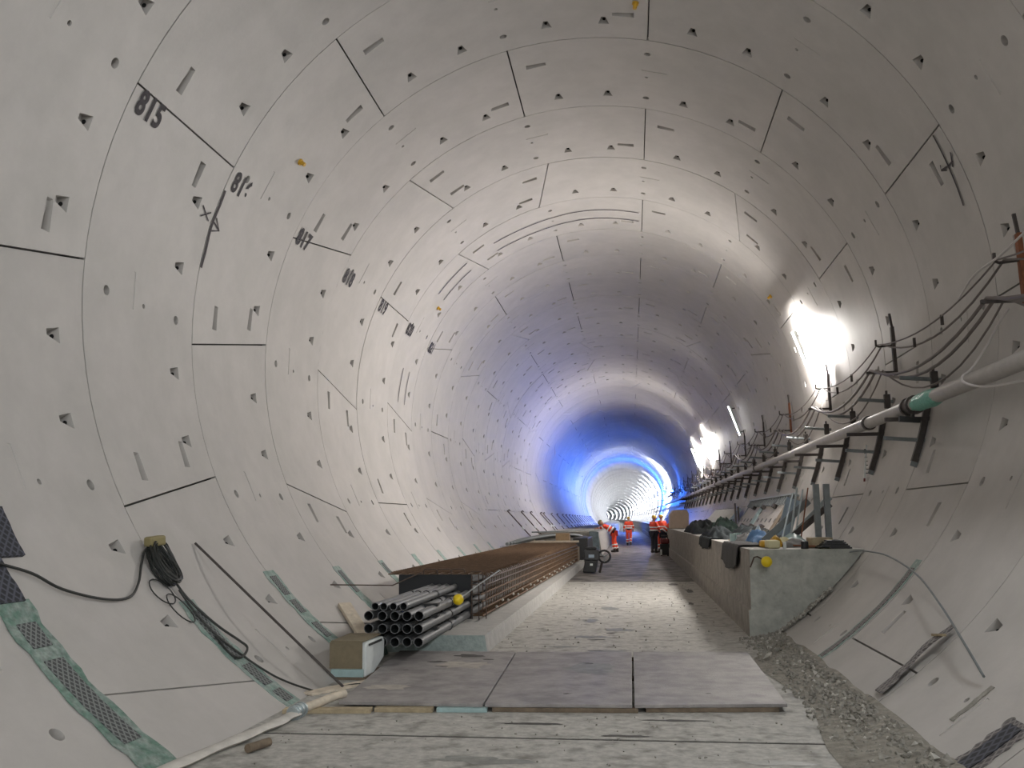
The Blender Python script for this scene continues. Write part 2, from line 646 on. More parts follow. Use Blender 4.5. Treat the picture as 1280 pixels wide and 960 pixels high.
for (p, a0, a1) in ((ceiling, -45, 45), (wall_left, -180, -45), (wall_right, 45, 180)):
    plain_rings(N_SEG, 480, p, a0, a1)
    plain_rings(-22, -2, p, a0, a1).name = 'rear_rings'


# stencilled ring numbers and marks on the lining
def ring_text(txt, th, k, height, parent):
    cu = bpy.data.curves.new('ring_number', 'FONT')
    cu.body = txt
    cu.size = 1
    cu.offset = .034
    cu.space_character = 1.12
    ob = bpy.data.objects.new('tmp_text', cu)
    COL.objects.link(ob)
    dg = bpy.context.evaluated_depsgraph_get()
    me = ob.evaluated_get(dg).to_mesh()
    vs = [v.co.copy() for v in me.vertices]
    fs = [tuple(p.vertices) for p in me.polygons]
    ob.evaluated_get(dg).to_mesh_clear()
    bpy.data.objects.remove(ob)
    s = height / .72
    mb = MB()
    mb.add([W(th + math.degrees(v.y * s / R), KY(k) + v.x * s * .82, R - .012) for v in vs], fs)
    return link('ring_number', mb, 'paint', parent, fix=False)


for i, num in enumerate(range(815, 822)):
    ring_text(str(num), -67.3, i + .05, .25, wall_left)
ring_text('4', -62.6, -.68, .25, wall_left)


def stroke(pts, width, parent, m='mark', name='crayon_mark', rad=R - .011):
    """flat brush stroke on the lining, pts = (theta, k)"""
    c = math.radians(1) * R
    P = [Vector((t * c, k * LR)) for t, k in pts]
    v = []
    for i, p in enumerate(P):
        d = (P[min(i + 1, len(P) - 1)] - P[max(i - 1, 0)]).normalized()
        nrm = Vector((-d.y, d.x)) * width / 2
        v += [p + nrm, p - nrm]
    mb = MB()
    mb.add([W(p.x / c, KY(0) + p.y, rad) for p in v], [(2 * i, 2 * i + 1, 2 * i + 3, 2 * i + 2) for i in range(len(P) - 1)])
    return link(name, mb, m, parent, fix=False)


stroke([(-68 - 1.26 * i, 1.012 + .006 * math.sin(i)) for i in range(11)], .05, wall_left)
stroke([(-72.0, .86), (-73.6, .96)], .018, wall_left)
stroke([(-73.6, .87), (-72.2, .96)], .018, wall_left)
stroke([(-72.4, 1.03), (-73.9, 1.10), (-74.6, 1.02)], .022, wall_left)
stroke([(-73.2, 1.02), (-73.9, 1.10)], .022, wall_left)
stroke([(64.6 + i * 1.1, 1.10 + .004 * i) for i in range(11)], .03, wall_right)
stroke([(69.5, 1.05), (69.6, 1.10), (69.2, 1.21)], .025, wall_right)
stroke([(68.5, 1.19), (69.2, 1.21), (69.8, 1.15)], .022, wall_right)
stroke([(68.4, 1.03), (70.2, 1.08)], .03, wall_right)
for kk in (5.38, 5.64):
    stroke([(-31 + i * 3.07, kk + .02 * math.sin(i * .5)) for i in range(15)], .035, ceiling, 'mark', 'dark_seal_line')
    stroke([(-40.5 - i * 1.5, kk - .01) for i in range(9)], .035, wall_left, 'mark', 'dark_seal_line')
    stroke([(-76 - i * 1.4, kk) for i in range(8)], .035, wall_left, 'mark', 'dark_seal_line')


# ------------------------------------------------------------------ floor, benches and curb (structure)
def strip(mb, prof, ys, mi=0):
    """profile function prof(y) -> list of (x, z), swept along the curved tunnel"""
    rows = [[(x + bend(y), y, z) for x, z in prof(y)] for y in ys]
    n = len(rows[0])
    v = [p for r_ in rows for p in r_]
    f = [(i * n + j, i * n + (j + 1) % n, (i + 1) * n + (j + 1) % n, (i + 1) * n + j) for i in range(len(ys) - 1) for j in range(n)]
    f += [tuple(range(n)), tuple((len(ys) - 1) * n + j for j in range(n))[::-1]]
    mb.add(v, f, mi)


FX = 2.36


def lin_x(z):
    return math.sqrt((R - .012) ** 2 - (z - AXZ) ** 2)


far_ys = [60, 75, 90, 110, 130, 160, 190, 230, 270, 320, 380, 440, 520, 600, 700, 800, 900, 1050]
fl = bpy.data.objects.new('floor', None)
COL.objects.link(fl)
fl['kind'] = 'structure'


def slab(y_list, m):
    mb = MB()
    strip(mb, lambda y: [(-lin_x(-.25), -.25), (-lin_x(0), 0), (lin_x(0), 0), (lin_x(-.25), -.25)], y_list)
    return link('floor_slab', mb, m, fl)


slab([-40, -20, -8, 2, 6.81], 'floor')
slab([6.86, 12, 18, 23.53], 'floor')
for ya, yb in ((6.80, 6.87), (23.5, 23.75)):
    mb = MB().box(-2.3, 2.3, ya, yb, -.2, -.004)
    link('joint_filler', mb, 'joint', fl)
slab([23.72, 30, 36, 44, 52] + far_ys, 'floor_dirty')


def arc_right(z0, z1, n=6):
    return [(lin_x(z0 + (z1 - z0) * i / n), z0 + (z1 - z0) * i / n) for i in range(n + 1)]


BT = 1.128       # top of the right bench
b = MB()
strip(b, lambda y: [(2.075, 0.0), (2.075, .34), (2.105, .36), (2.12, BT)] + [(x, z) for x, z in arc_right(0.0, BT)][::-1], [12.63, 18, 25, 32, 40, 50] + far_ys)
bench = link('wall_bench_right', b, ['bench', 'bench_face', 'bench_side_shade'])
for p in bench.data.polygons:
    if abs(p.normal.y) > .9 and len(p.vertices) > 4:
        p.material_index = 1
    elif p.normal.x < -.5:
        p.material_index = 2  # inner side gets the concrete with painted shade
bench['kind'] = 'structure'
b = MB()
strip(b, lambda y: [(-.72, 0), (-.85, 1.0)] + [(-x, z) for x, z in arc_right(0, 1.0)][::-1], [40.2, 46, 52] + far_ys)
o = link('wall_bench_left', b, 'bench')
o['kind'] = 'structure'


# low curb slab that carries the reinforcement on the left
def curb_x(y):
    return -1.17 + .12 * min(1, max(0, (y - 11) / 18))


b = MB()
strip(b, lambda y: [(curb_x(y) + .03, 0), (curb_x(y), .2)] + [(-x, z) for x, z in arc_right(0, .2, 3)][::-1], [11.05, 14, 18, 22, 26, 30, 35, 40.1])
o = link('trim_curb_left', b, ['curb', 'curb_end'])
for p in o.data.polygons:
    if p.normal.y < -.9:
        p.material_index = 1
o['kind'] = 'structure'


# ------------------------------------------------------------------ loose floor plates and battens
def plate(c, z, name, label, group=None):
    mb = MB()
    v = [(x, y, z) for x, y in c] + [(x, y, z + .028) for x, y in c]
    mb.add(v, [(0, 1, 2, 3), (7, 6, 5, 4)] + [(i, i + 4, (i + 1) % 4 + 4, (i + 1) % 4) for i in range(4)])
    return tag(link(name, mb, 'plate', bevel=.004), label, 'plate', 'steel plates over the floor joint')


plate([(-1.87, 7.72), (-.655, 7.71), (-.765, 10.70), (-2.12, 10.72)], .036, 'floor_plate', 'left scuffed floor plate, dark stain, slanted edge beside the grey pipes')
plate([(-.64, 7.715), (.555, 7.77), (.545, 10.78), (-.75, 10.70)], .036, 'floor_plate', 'middle scuffed floor plate between two others in the walkway')
plate([(.575, 7.77), (1.79, 7.9), (1.83, 10.86), (.562, 10.78)], .036, 'floor_plate', 'right scuffed floor plate next to the gravel strip')


def stains(parent, z, spots, m, seed):
    rn_ = random.Random(seed)
    for cx, cy, lx, ly in spots:
        n_ = 22
        pts = []
        for i in range(n_):
            a = 2 * math.pi * i / n_
            q = .62 + .38 * NZ.noise(Vector((math.cos(a) * 1.7 + cx * 3, math.sin(a) * 1.7 + cy, seed))) + rn_.uniform(-.12, .12)
            pts.append((cx + lx * q * math.cos(a), cy + ly * q * math.sin(a), z))
        link('stain', MB().add(pts, [tuple(range(n_))]), m, parent, fix=False)


M['stain'] = mat('dark_oily_stain', (.07, .065, .06), .6, noise=.3, nscale=12)
M['damp'] = mat('damp_grey_stain', (.23, .235, .215), .5, noise=.3, nscale=10)
M['sand'] = mat('sandy_smear', (.42, .385, .34), .8, noise=.2, nscale=12)
pl_ = [o for o in COL.objects if o.name.startswith('floor_plate')]
for o, sp_ in zip(pl_, ([(-1.22, 10.35, .28, .17), (-1.5, 9.9, .16, .09), (-.98, 10.1, .10, .07), (-1.38, 9.6, .10, .05), (-1.7, 9.35, .05, .03)], [(.1, 9.9, .09, .06), (.0, 8.2, .05, .04)], [(1.2, 8.3, .04, .03)])):
    stains(o, .0655, sp_, 'stain', 4)
stains(pl_[0], .0648, [(-1.2, 9.7, .42, .34), (-1.62, 8.4, .34, .2)], 'sand', 8)
stains(pl_[1], .0648, [(.15, 9.6, .36, .55)], 'damp', 6)
stains(fl, .0015, [(.0, 12.6, .42, .22), (.35, 13.4, .3, .3), (-.1, 14.6, .22, .35), (.15, 16.5, .25, .5), (-.3, 11.6, .3, .12), (.3, 11.25, .38, .12), (1.5, 6.3, .35, .10), (-.4, 6.2, .5, .14), (.6, 5.9, .3, .08)], 'damp', 7)
stains(fl, .0025, [(.1, 12.3, .18, .07), (.25, 13.0, .10, .08), (.12, 11.3, .16, .05), (.5, 6.95, .3, .05), (-.2, 7.3, .35, .06), (.9, 7.5, .4, .05), (1.5, 22.5, .2, .5), (-.9, 24.5, .5, .5), (.6, 26, 1.0, .6), (1.3, 29, .6, 1.0), (-.4, 31, .7, .9), (.9, 34, .9, 1.2), (1.6, 17.5, .08, .4), (1.75, 20.5, .12, .8)], 'stain', 9)


def board(a, b_, w_, h, m, name, label, cat='board', group=None):
    mb = MB().beam(a, b_, w_, h)
    return tag(link(name, mb, m, bevel=min(w_, h) * .08), label, cat, group)


board((-2.28, 7.55, .018), (-1.56, 7.62, .018), .11, .034, 'timber', 'timber_batten', 'yellowish timber batten under the front left corner of the left plate', 'batten', 'battens under the plates')
board((-1.54, 7.66, .018), (-1.06, 7.68, .018), .09, .034, 'timber', 'timber_batten', 'grey-brown timber batten under the middle of the left plate front edge', 'batten', 'battens under the plates')
board((-1.03, 7.70, .018), (-.62, 7.72, .018), .09, .034, 'bluewhite', 'timber_batten', 'pale blue-green batten under the right end of the left plate front edge', 'batten', 'battens under the plates')
board((-.58, 7.75, .018), (.6, 7.8, .018), .09, .034, 'timber_dark', 'timber_batten', 'dark batten along the front edge of the middle plate', 'batten', 'battens under the plates')
board((.66, 7.83, .018), (1.72, 7.93, .018), .09, .034, 'timber_dark', 'timber_batten', 'dark batten along the front edge of the right plate', 'batten', 'battens under the plates')
for yy, nm in ((9.3, 'middle'), (10.55, 'rear')):
    board((-1.95, yy, .018), (1.75, yy, .018), .09, .034, 'timber_dark', 'timber_batten', 'dark timber batten under the %s of the three plates' % nm, 'batten', 'battens under the plates')


# ------------------------------------------------------------------ gravel
def rock(mb, c, r, rnd, mi=0):
    v = [(1, 0, 0), (-1, 0, 0), (0, 1, 0), (0, -1, 0), (0, 0, 1), (0, 0, -1)]
    v = [Vector(p) * r * rnd.uniform(.6, 1.2) + Vector((rnd.uniform(-.3, .3), rnd.uniform(-.3, .3), rnd.uniform(-.2, .2))) * r for p in v]
    q = Matrix.Rotation(rnd.uniform(0, 6.28), 3, Vector((rnd.uniform(-1, 1), rnd.uniform(-1, 1), rnd.uniform(-1, 1))).normalized())
    v = [Vector(c) + q @ p for p in v]
    mb.add(v, [(0, 2, 4), (2, 1, 4), (1, 3, 4), (3, 0, 4), (2, 0, 5), (1, 2, 5), (3, 1, 5), (0, 3, 5)], mi)


rnd = random.Random(3)
mb = MB()
ys = [5.2 + i * .35 for i in range(22)]
rows = []
for y in ys:
    row = []
    for j in range(9):
        t = j / 8
        xa = 1.93 + .08 * math.sin(y * 1.7) + (.12 if y > 11 else 0)
        xb = lin_x(.10)
        z = .004 + .085 * t ** 1.4 + rnd.uniform(-.012, .016) * (0 < j)
        row.append((xa + (xb - xa) * t, y + rnd.uniform(-.05, .05), max(.004, z)))
    rows.append(row)
v = [p for r_ in rows for p in r_]
mb.add(v, [(i * 9 + j, i * 9 + j + 1, (i + 1) * 9 + j + 1, (i + 1) * 9 + j) for i in range(len(ys) - 1) for j in range(8)])
tag(link('dirt_bank', mb, 'dirt', fix=False), 'grey-brown dirt banked between the floor and the right wall', 'dirt', kind='stuff')
mb = MB()
for i in range(1500):
    y = rnd.uniform(5.2, 12.55)
    t = rnd.random() ** .7
    x = 1.9 + (2.44 - 1.9) * t
    rock(mb, (x, y, .006 + .08 * t ** 1.4), rnd.uniform(.008, .03) * (1.5 if rnd.random() < .06 else 1), rnd, 1 if rnd.random() < .1 else 0)
for i in range(260):
    t = rnd.random()
    z = .0 + .62 * t
    rock(mb, (lin_x(z + .02) - .05, 12.58 - rnd.uniform(0, .10), z + .02), rnd.uniform(.01, .035), rnd, 1 if rnd.random() < .25 else 0)
for i in range(220):
    rock(mb, (rnd.uniform(-2.0, 2.0), rnd.uniform(10.9, 24), .006), rnd.uniform(.006, .018), rnd)
for i in range(120):
    rock(mb, (rnd.uniform(-2.0, 2.0), rnd.uniform(5.6, 7.6), .005), rnd.uniform(.004, .012), rnd)
tag(link('gravel', mb, ['gravel', 'stone_pale'], fix=False), 'loose gravel and crumbs along the foot of the right wall', 'gravel', kind='stuff')
mb = MB()
for c, r in (((2.02, 10.6, .06), .055), ((2.25, 10.0, .09), .03)):
    rock(mb, c, r, rnd)
tag(link('stone', mb, 'stone_pale'), 'pale broken stones on the dirt beside the right plate', 'stone', kind='stuff')


# ------------------------------------------------------------------ stack of grey pipes through the black board
PX = [-2.27, -2.115, -1.975, -1.845, -1.715]
PROWS = [(.258, PX, .052), (.398, PX, .052), (.533, PX, .052), (.632, [-2.20, -2.10, -1.995, -1.885], .042)]
PNAMES = ['bottom', 'second', 'third', 'top']
CN = ['leftmost', 'second from left', 'middle', 'second from right', 'rightmost']
CN4 = ['leftmost', 'second from left', 'second from right', 'rightmost']


def ring_pts(x, z, r, n):
    return [(x + r * math.cos(2 * math.pi * i / n), z + r * math.sin(2 * math.pi * i / n)) for i in range(n)]


def pipe_mesh(r, y0, y1):
    mb = MB()
    n = 18
    ri = r - .006
    v = []
    for y, rr in ((y0 + .8, ri), (y0, ri), (y0, r), (y1, r)):
        v += [(x, y, z) for x, z in ring_pts(0, 0, rr, n)]
    f, mi = [], []
    for q in range(3):
        for j in range(n):
            mb_f = (q * n + j, q * n + (j + 1) % n, (q + 1) * n + (j + 1) % n, (q + 1) * n + j)
            f.append(mb_f)
            mi.append(1 if q == 0 else 0)
    f.append(tuple(range(n)))
    mi.append(1)
    o = len(mb.v)
    mb.v += v
    mb.f += f
    mb.m += mi
    return mb


def coupling_mesh(r):
    mb = MB()
    n = 18
    v = []
    for y, rr in ((1.60, r + .001), (1.60, r + .009), (1.66, r + .009), (1.66, r + .001)):
        v += [(x, y, z) for x, z in ring_pts(0, 0, rr, n)]
    return mb.add(v, [(q * n + j, q * n + (j + 1) % n, (q + 1) * n + (j + 1) % n, (q + 1) * n + j) for q in range(3) for j in range(n)])


protos = {}
for ri_, (z, xs, r) in enumerate(PROWS):
    for ci, x in enumerate(xs):
        lab = '%s grey plastic pipe in the %s row of the pipe stack' % ((CN if len(xs) == 5 else CN4)[ci], PNAMES[ri_])
        if r not in protos:
            p = link('conduit_pipe', pipe_mesh(r, 0, 7), ['pipe_grey', 'pipe_in'], local=True, smooth=True, fix=False)
            p.location = (x, 9.95, z)
            link('coupling', coupling_mesh(r), 'black', p, local=True, smooth=True)
            tag(p, lab, 'pipe', 'grey pipes of the duct bank')
            protos[r] = p
        else:
            dup(protos[r], (x, 9.95 + random.uniform(-.02, .02), z), lab)
# spacer bars between the rows
sp = thing('pipe_spacer', 'dark spacer bars between the rows of the grey pipe stack', 'spacer', (-2.0, 11.9, .2))
for z in (.328, .4655, .586):
    link('spacer_bar', MB().box(-2.34, -1.655, 11.85, 11.95, z - .0165, z + .0155), 'black', sp)
sp2 = dup(sp, (-2.0, 10.7, .2), 'front dark spacer bars just behind the pipe mouths of the stack')

# the board, with a round hole for each pipe
bx0, bx1, bz0, bz1, by = -2.68, -1.635, .2, .80, 12.85
v2 = [Vector((bx0, bz0)), Vector((bx1, bz0)), Vector((bx1, bz1)), Vector((bx0, bz1))]
ed = [(0, 1), (1, 2), (2, 3), (3, 0)]
cen = []
for z, xs, r in PROWS:
    for x in xs:
        cen.append((x, z, r + .003))
        base = len(v2)
        v2 += [Vector(p) for p in ring_pts(x, z, r + .003, 16)]
        ed += [(base + i, base + (i + 1) % 16) for i in range(16)]
vo, eo, fo, *_ = delaunay_2d_cdt(v2, ed, [], 1, 1e-6)
fs = []
for f in fo:
    c_ = sum((vo[i] for i in f), Vector((0, 0))) / len(f)
    if not any((c_.x - x) ** 2 + (c_.y - z) ** 2 < (r * .985) ** 2 for x, z, r in cen):
        fs.append(tuple(f))
bm = bmesh.new()
bv = [bm.verts.new((p.x, by, p.y)) for p in vo]
for f in fs:
    try:
        bm.faces.new([bv[i] for i in f])
    except ValueError:
        pass
g = bmesh.ops.extrude_face_region(bm, geom=bm.faces[:])
for e in g['geom']:
    if isinstance(e, bmesh.types.BMVert):
        e.co.y += .022
bmesh.ops.recalc_face_normals(bm, faces=bm.faces)
mb = MB()
bm.verts.index_update()
mb.add([v_.co.copy() for v_ in bm.verts], [tuple(v_.index for v_ in f.verts) for f in bm.faces])
bm.free()
tag(link('end_board', mb, 'board', fix=False), 'upright black board with the grey pipes passing through it', 'board')


# ------------------------------------------------------------------ reinforcement cage
cage = thing('rebar_cage', 'long rusty reinforcement cage lying on the left curb slab', 'rebar cage', (-2.0, 12.6, .2))


def cage_r(y):
    return -1.46 + .30 * (y - 12.6) / 16.4


N_ST = 118
for i in range(N_ST):
    y = 12.95 + i * .138
    xr = cage_r(y)
    xl = -2.86
    zt = .80 + random.uniform(-.004, .004)
    mb = MB().tube([(xl, y, zt), (xr - .05, y, zt), (xr - .015, y, zt - .015), (xr, y, zt - .05), (xr, y, .28), (xr - .04, y, .235), (xr - .30, y, .235)], .008, 5)
    link('stirrup', mb, 'rust', cage)
for i in range(N_ST):
    y = 13.02 + i * .138
    link('cross_bar', MB().beam((-2.84, y, .828), (cage_r(y) - .02, y, .828), .016, .012), 'rust', cage)
mats_x = [-2.8, -2.66, -2.52, -2.38, -2.24, -2.10, -1.96, -1.82, -1.68, -1.54]
for x in mats_x:
    t = (x + 2.8) / 1.26
    mb = MB().tube([(x, 12.75, .815), (x + .28 * t, 29.1, .815)], .009, 5)
    link('top_bar', mb, 'rust', cage)
for z in (.745, .66, .56, .46, .36, .27):
    mb = MB().tube([(cage_r(12.5) + .012, 12.45 + random.uniform(0, .4), z), (cage_r(20) + .012, 20, z - .004), (cage_r(29) + .012, 29, z)], .013, 6)
    link('side_bar', mb, 'rust' if z < .6 else 'rebar', cage)
for x, zz in ((-2.35, .87), (-2.15, .87), (-1.95, .87)):
    mb = MB().tube([(x, 12.95, .62), (x, 12.95, .85), (x + .02, 12.95, .87), (x + .17, 12.95, .87), (x + .19, 12.95, .85), (x + .19, 12.95, .82)], .008, 5)
    link('end_hook', mb, 'rebar', cage)
for z in (.30, .55, .68):
    for x0 in (-1.62,):
        mb = MB().tube([(x0, 12.62, z), (x0 + .14, 12.62, z), (x0 + .165, 12.64, z + .02), (x0 + .165, 12.66, z + .15), (x0 + .14, 12.66, z + .17), (x0, 12.66, z + .17)], .008, 5)
        link('end_hook', mb, 'rebar', cage)
for x in (-1.62, -1.52, -1.42):
    link('end_bar', MB().tube([(x, 12.7, .22), (x, 12.7, .83)], .008, 5), 'rebar', cage)
for i in range(26):
    y = 13.6 + i * .55
    link('spacer_wheel', MB().ball((cage_r(y) + .035, y, .30 + .05 * (i % 2)), .022, 6, 4), 'stone_pale', cage)
# rod running from the lining to the cage front
tag(link('tie_rod', MB().tube([W(-133.5, 11.6, R - .02), (-2.6, 12.2, .70), (-2.3, 12.62, .845)], .009, 6), 'rebar'), 'thin rusty bar from the left wall to the cage front corner', 'bar')

# yellow capped rod
cap = thing('capped_rod', 'thin steel rod with a yellow ball cap in front of the black board', 'rod', (-1.68, 12.0, .55))
link('rod', MB().tube([(-1.55, 11.4, .59), (-1.40, 11.9, .72), (-1.22, 12.62, .87)], .010, 8), 'steel_grey', cap)
link('ball_cap', MB().ball((-1.555, 11.385, .585), .068, 18, 12), 'yellow', cap, smooth=True)
cap = thing('capped_rod', 'bent steel rod with a yellow ball cap on the front face of the right bench', 'rod', (2.3, 12.6, .97))
link('rod', MB().tube([(2.11, 12.60, .90), (2.16, 12.57, 1.03), (2.20, 12.55, 1.04), (2.30, 12.52, .985)], .010, 8), 'rebar', cap)
link('ball_cap', MB().ball((2.31, 12.51, .975), .072, 18, 12), 'yellow', cap, smooth=True)


# ------------------------------------------------------------------ strips of sealant and mesh at the ring joints
def strip_mesh(th0, th1, kc, wd, off, n=14, jitter=.0, rnd=random, dk=0):
    mb = MB()
    v = []
    for i in range(n + 1):
        t = th0 + (th1 - th0) * i / n
        a = wd / 2 * (1 + rnd.uniform(-jitter, jitter))
        b_ = wd / 2 * (1 + rnd.uniform(-jitter, jitter))
        y = KY(kc + dk * i / n)
        for rr in (R - off, R - .002):
            v += [W(t, y - a, rr), W(t, y + b_, rr)]
    f = []
    for i in range(n):
        a, c_ = i * 4, (i + 1) * 4
        f += [(a, a + 1, c_ + 1, c_), (a, c_, c_ + 2, a + 2), (a + 1, a + 3, c_ + 3, c_ + 1)]
    f += [(0, 2, 3, 1), (n * 4, n * 4 + 1, n * 4 + 3, n * 4 + 2)]
    mb.add(v, f)
    return mb


def joint_strip(th0, th1, k, wd, label, tape='green_tape', meshes=(), mm='mesh_strip'):
    rn = random.Random(int(k * 10 + th1))
    p = link('joint_strip', strip_mesh(th0, th1, k, wd, .008, 16, .16, rn), tape)
    tag(p, label, 'strip', 'sealing strips over the ring joints')
    for a, b_ in meshes:
        link('mesh_patch', strip_mesh(a, b_, k, wd * .55, .014, 10, .03, rn), mm, p)
    return p


GL = ['nearest', 'second', 'third', 'fourth', 'fifth', 'sixth', 'seventh', 'eighth', 'ninth', 'tenth', 'eleventh', 'twelfth', 'thirteenth', 'fourteenth', 'fifteenth', 'sixteenth', 'seventeenth', 'eighteenth', 'nineteenth', 'twentieth', 'twenty-first', 'twenty-second', 'twenty-third', 'twenty-fourth', 'twenty-fifth', 'twenty-sixth']
joint_strip(-128.4, -149.5, -.955, .36, 'wide green sealing strip nearest the camera at lower left, mesh patches showing', 'green_tape_b', [(-130.8, -133.4), (-134.8, -144.6)])
joint_strip(-131.4, -149.5, .03, .30, 'green sealing strip under the hanging black cable coil', 'green_tape', [(-133, -140.5), (-141.5, -145), (-146, -148)])
joint_strip(-129.0, -144.8, 1.02, .30, 'green sealing strip behind the leaning thin rod, left wall', 'green_tape', [(-130, -133.5), (-134.5, -137), (-139, -142)])
joint_strip(-130.0, -141.0, 2.04, .27, 'short green strip rising behind the pale plank, left wall', 'green_tape', [(-131, -136)])
joint_strip(-130.3, -141.0, 3.04, .25, 'green strip left of the black board, fifth along the left wall', 'green_tape', [(-131, -134)])
for i, kk in enumerate((4.08, 5.08, 6.1, 7.12, 8.15)):
    joint_strip(-130.0, -138.0, kk, .26, 'small green strip above the rusty cage, %s of five going back' % GL[i].replace('nearest', 'first'), 'green_tape')
joint_strip(127.6, 149.3, 1.07, .22, 'grey-green sealing strip rising from the gravel beside the right bench', 'green_tape', [(129, 146)], 'grey_mesh')
joint_strip(141.0, 150.0, -.88, .30, 'dark mesh strip in the lower right corner of the view', 'grey_mesh', [(141.5, 149)], 'mat_dark')
# peeling mesh mat on the right wall
p = thing('mesh_mat', 'grey-brown mesh mat peeling off the right wall, folded at its top', 'mat', W(142, KY(.06), R))
rn = random.Random(5)
v, n = [], 14
for i in range(n + 1):
    t = i / n
    th = 135.2 + (145.6 - 135.2) * t
    wv = .10 + .10 * t + .03 * math.sin(t * 9)
    lift = .03 + .025 * math.sin(t * 5) ** 2 if t < .75 else .02
    for j in range(4):
        q = j / 3 - .5
        v.append(W(th, KY(.06) + q * wv + .05 * math.sin(t * 3), R - .02 - lift * (1 if j < 3 else .2)))
mb = MB().add(v, [(i * 4 + j, i * 4 + j + 1, (i + 1) * 4 + j + 1, (i + 1) * 4 + j) for i in range(n) for j in range(3)])
o = link('mat_sheet', mb, 'grey_mesh', p, fix=False)
sm = o.modifiers.new('thick', 'SOLIDIFY')
sm.thickness = .012
link('wood_scrap', MB().beam(W(136.8, KY(.0), R - .075), W(137.2, KY(.10), R - .07), .03, .02), 'timber', p)
o = link('mesh_patch', strip_mesh(146.3, 149.0, .07, .18, .010, 4, .05, rn), 'grey_mesh', p)
# imprint ridge at right of the mat
mb = strip_mesh(139.3, 143.8, -.56, .06, .010, 10, .25, rn)
tag(link('rough_patch_strip', mb, 'gravel'), 'narrow rough grey strip on the right wall below the bent rod end', 'strip')
# dark mat at the left edge
mb = strip_mesh(-118.8, -124.0, -.86, .36, .03, 8, .03, rn)
p = tag(link('dark_mat', mb, 'mat_dark'), 'dark blue-black mesh mat hanging on the left wall at the frame edge', 'mat')
link('mat_tail', strip_mesh(-123.6, -128.6, -.955, .28, .02, 8, .05, rn), 'mat_dark', p)


# ------------------------------------------------------------------ cables, coil, rod and hose on the left
def smooth_path(pts, n=6):
    P = [Vector(p) for p in pts]
    P = [P[0] * 2 - P[1]] + P + [P[-1] * 2 - P[-2]]
    out = []
    for i in range(1, len(P) - 2):
        a, b_, c_, d = P[i - 1:i + 3]
        for j in range(n):
            t = j / n
            out.append(.5 * ((2 * b_) + (c_ - a) * t + (2 * a - 5 * b_ + 4 * c_ - d) * t * t + (3 * b_ - a - 3 * c_ + d) * t ** 3))
    out.append(P[-2])
    return out


def wallpath(pts, off=.03):
    return smooth_path([W(t, KY(k), R - off) for t, k in pts])


tag(link('black_cable', MB().tube(wallpath([(-124.5, -.95), (-126.0, -.80), (-128.0, -.70), (-129.7, -.52), (-130.0, -.36), (-128.5, -.24), (-126.3, -.14), (-124.6, -.06), (-123.9, .0)]), .011, 6), 'cable_black', smooth=True),
    'black cable drooping from the dark mat to the hanging coil', 'cable')
coil = thing('cable_coil', 'coil of black cable hanging on the left wall under a brown tie', 'cable coil', W(-130, KY(.0), R - .02))
rn = random.Random(9)
for q in range(13):
    a0 = rn.uniform(.9, 1.08)
    ct, ck = -126.5 + rn.uniform(-.25, .25), .0 + rn.uniform(-.02, .02)
    pts = []
    for i in range(22):
        a = 2 * math.pi * i / 22
        pts.append(W(ct + 2.75 * a0 * math.cos(a), KY(ck) + (.125 * a0 + rn.uniform(-.01, .01)) * math.sin(a) + .03 * math.cos(a), R - .03 - .007 * q + .01 * math.sin(2 * a + q)))
    link('coil_turn', MB().tube(pts, .011, 5, closed=True), 'cable_black', coil, smooth=True)
for q in range(9):
    a, b_ = rn.uniform(0, 6.28), rn.uniform(2.2, 4)
    P = [W(-126.5 + 2.5 * math.cos(a + b_ * s), KY(.0) + .12 * math.sin(a + b_ * s) * (1 if s in (0, 1) else .1), R - .09 + .02 * s) for s in (0, .5, 1)]
    link('crossing_turn', MB().tube(smooth_path(P), .008, 5), 'cable_black', coil, smooth=True)
link('tie', MB().beam(W(-123.6, KY(-.03), R - .07), W(-123.8, KY(.05), R - .12), .10, .09), 'helmet_b', coil, bevel=.02)
for (c0, c1, rr, rk) in ((-129.9, -.11, 1.75, .065), (-132.4, -.07, 2.1, .055)):
    pts = [W(c0 - rr * math.cos(2 * math.pi * i / 20), KY(c1) + rk * LR * math.sin(2 * math.pi * i / 20) + .02 * math.cos(2 * math.pi * i / 20), R - .025) for i in range(20)]
    link('hanging_loop', MB().tube(pts, .006, 5, closed=True), 'cable_black', coil, smooth=True)
tag(link('black_cable', MB().tube(wallpath([(-129.0, .03), (-131.0, .03), (-133.2, .05), (-136.0, .09), (-138.4, .14), (-139.6, .15), (-140.4, .08), (-140.6, .01), (-139.5, -.02), (-137, .0)], .03), .011, 6), 'cable_black', smooth=True),
    'black cable looping below the coil over the second green strip', 'cable')
pts = [W(t, KY(k), R - .025) for t, k in [(-130.0, .02), (-133, .01), (-137, .02), (-140.5, .06), (-143, .09), (-145.2, .13), (-147.6, .21), (-149.2, .30)]] + [Vector((-2.1, 8.72, .02)), Vector((-1.98, 8.8, .02))]
tag(link('black_cable', MB().tube(smooth_path(pts), .009, 6), 'cable_black', smooth=True), 'thin black cable running down the left wall to the floor by the white box', 'cable')
tag(link('leaning_rod', MB().tube([W(-123.7, KY(.42), R - .02), (-2.12, 8.62, .022)], .013, 8), 'steel_dark', smooth=True), 'long thin dark rod leaning against the left wall', 'rod')

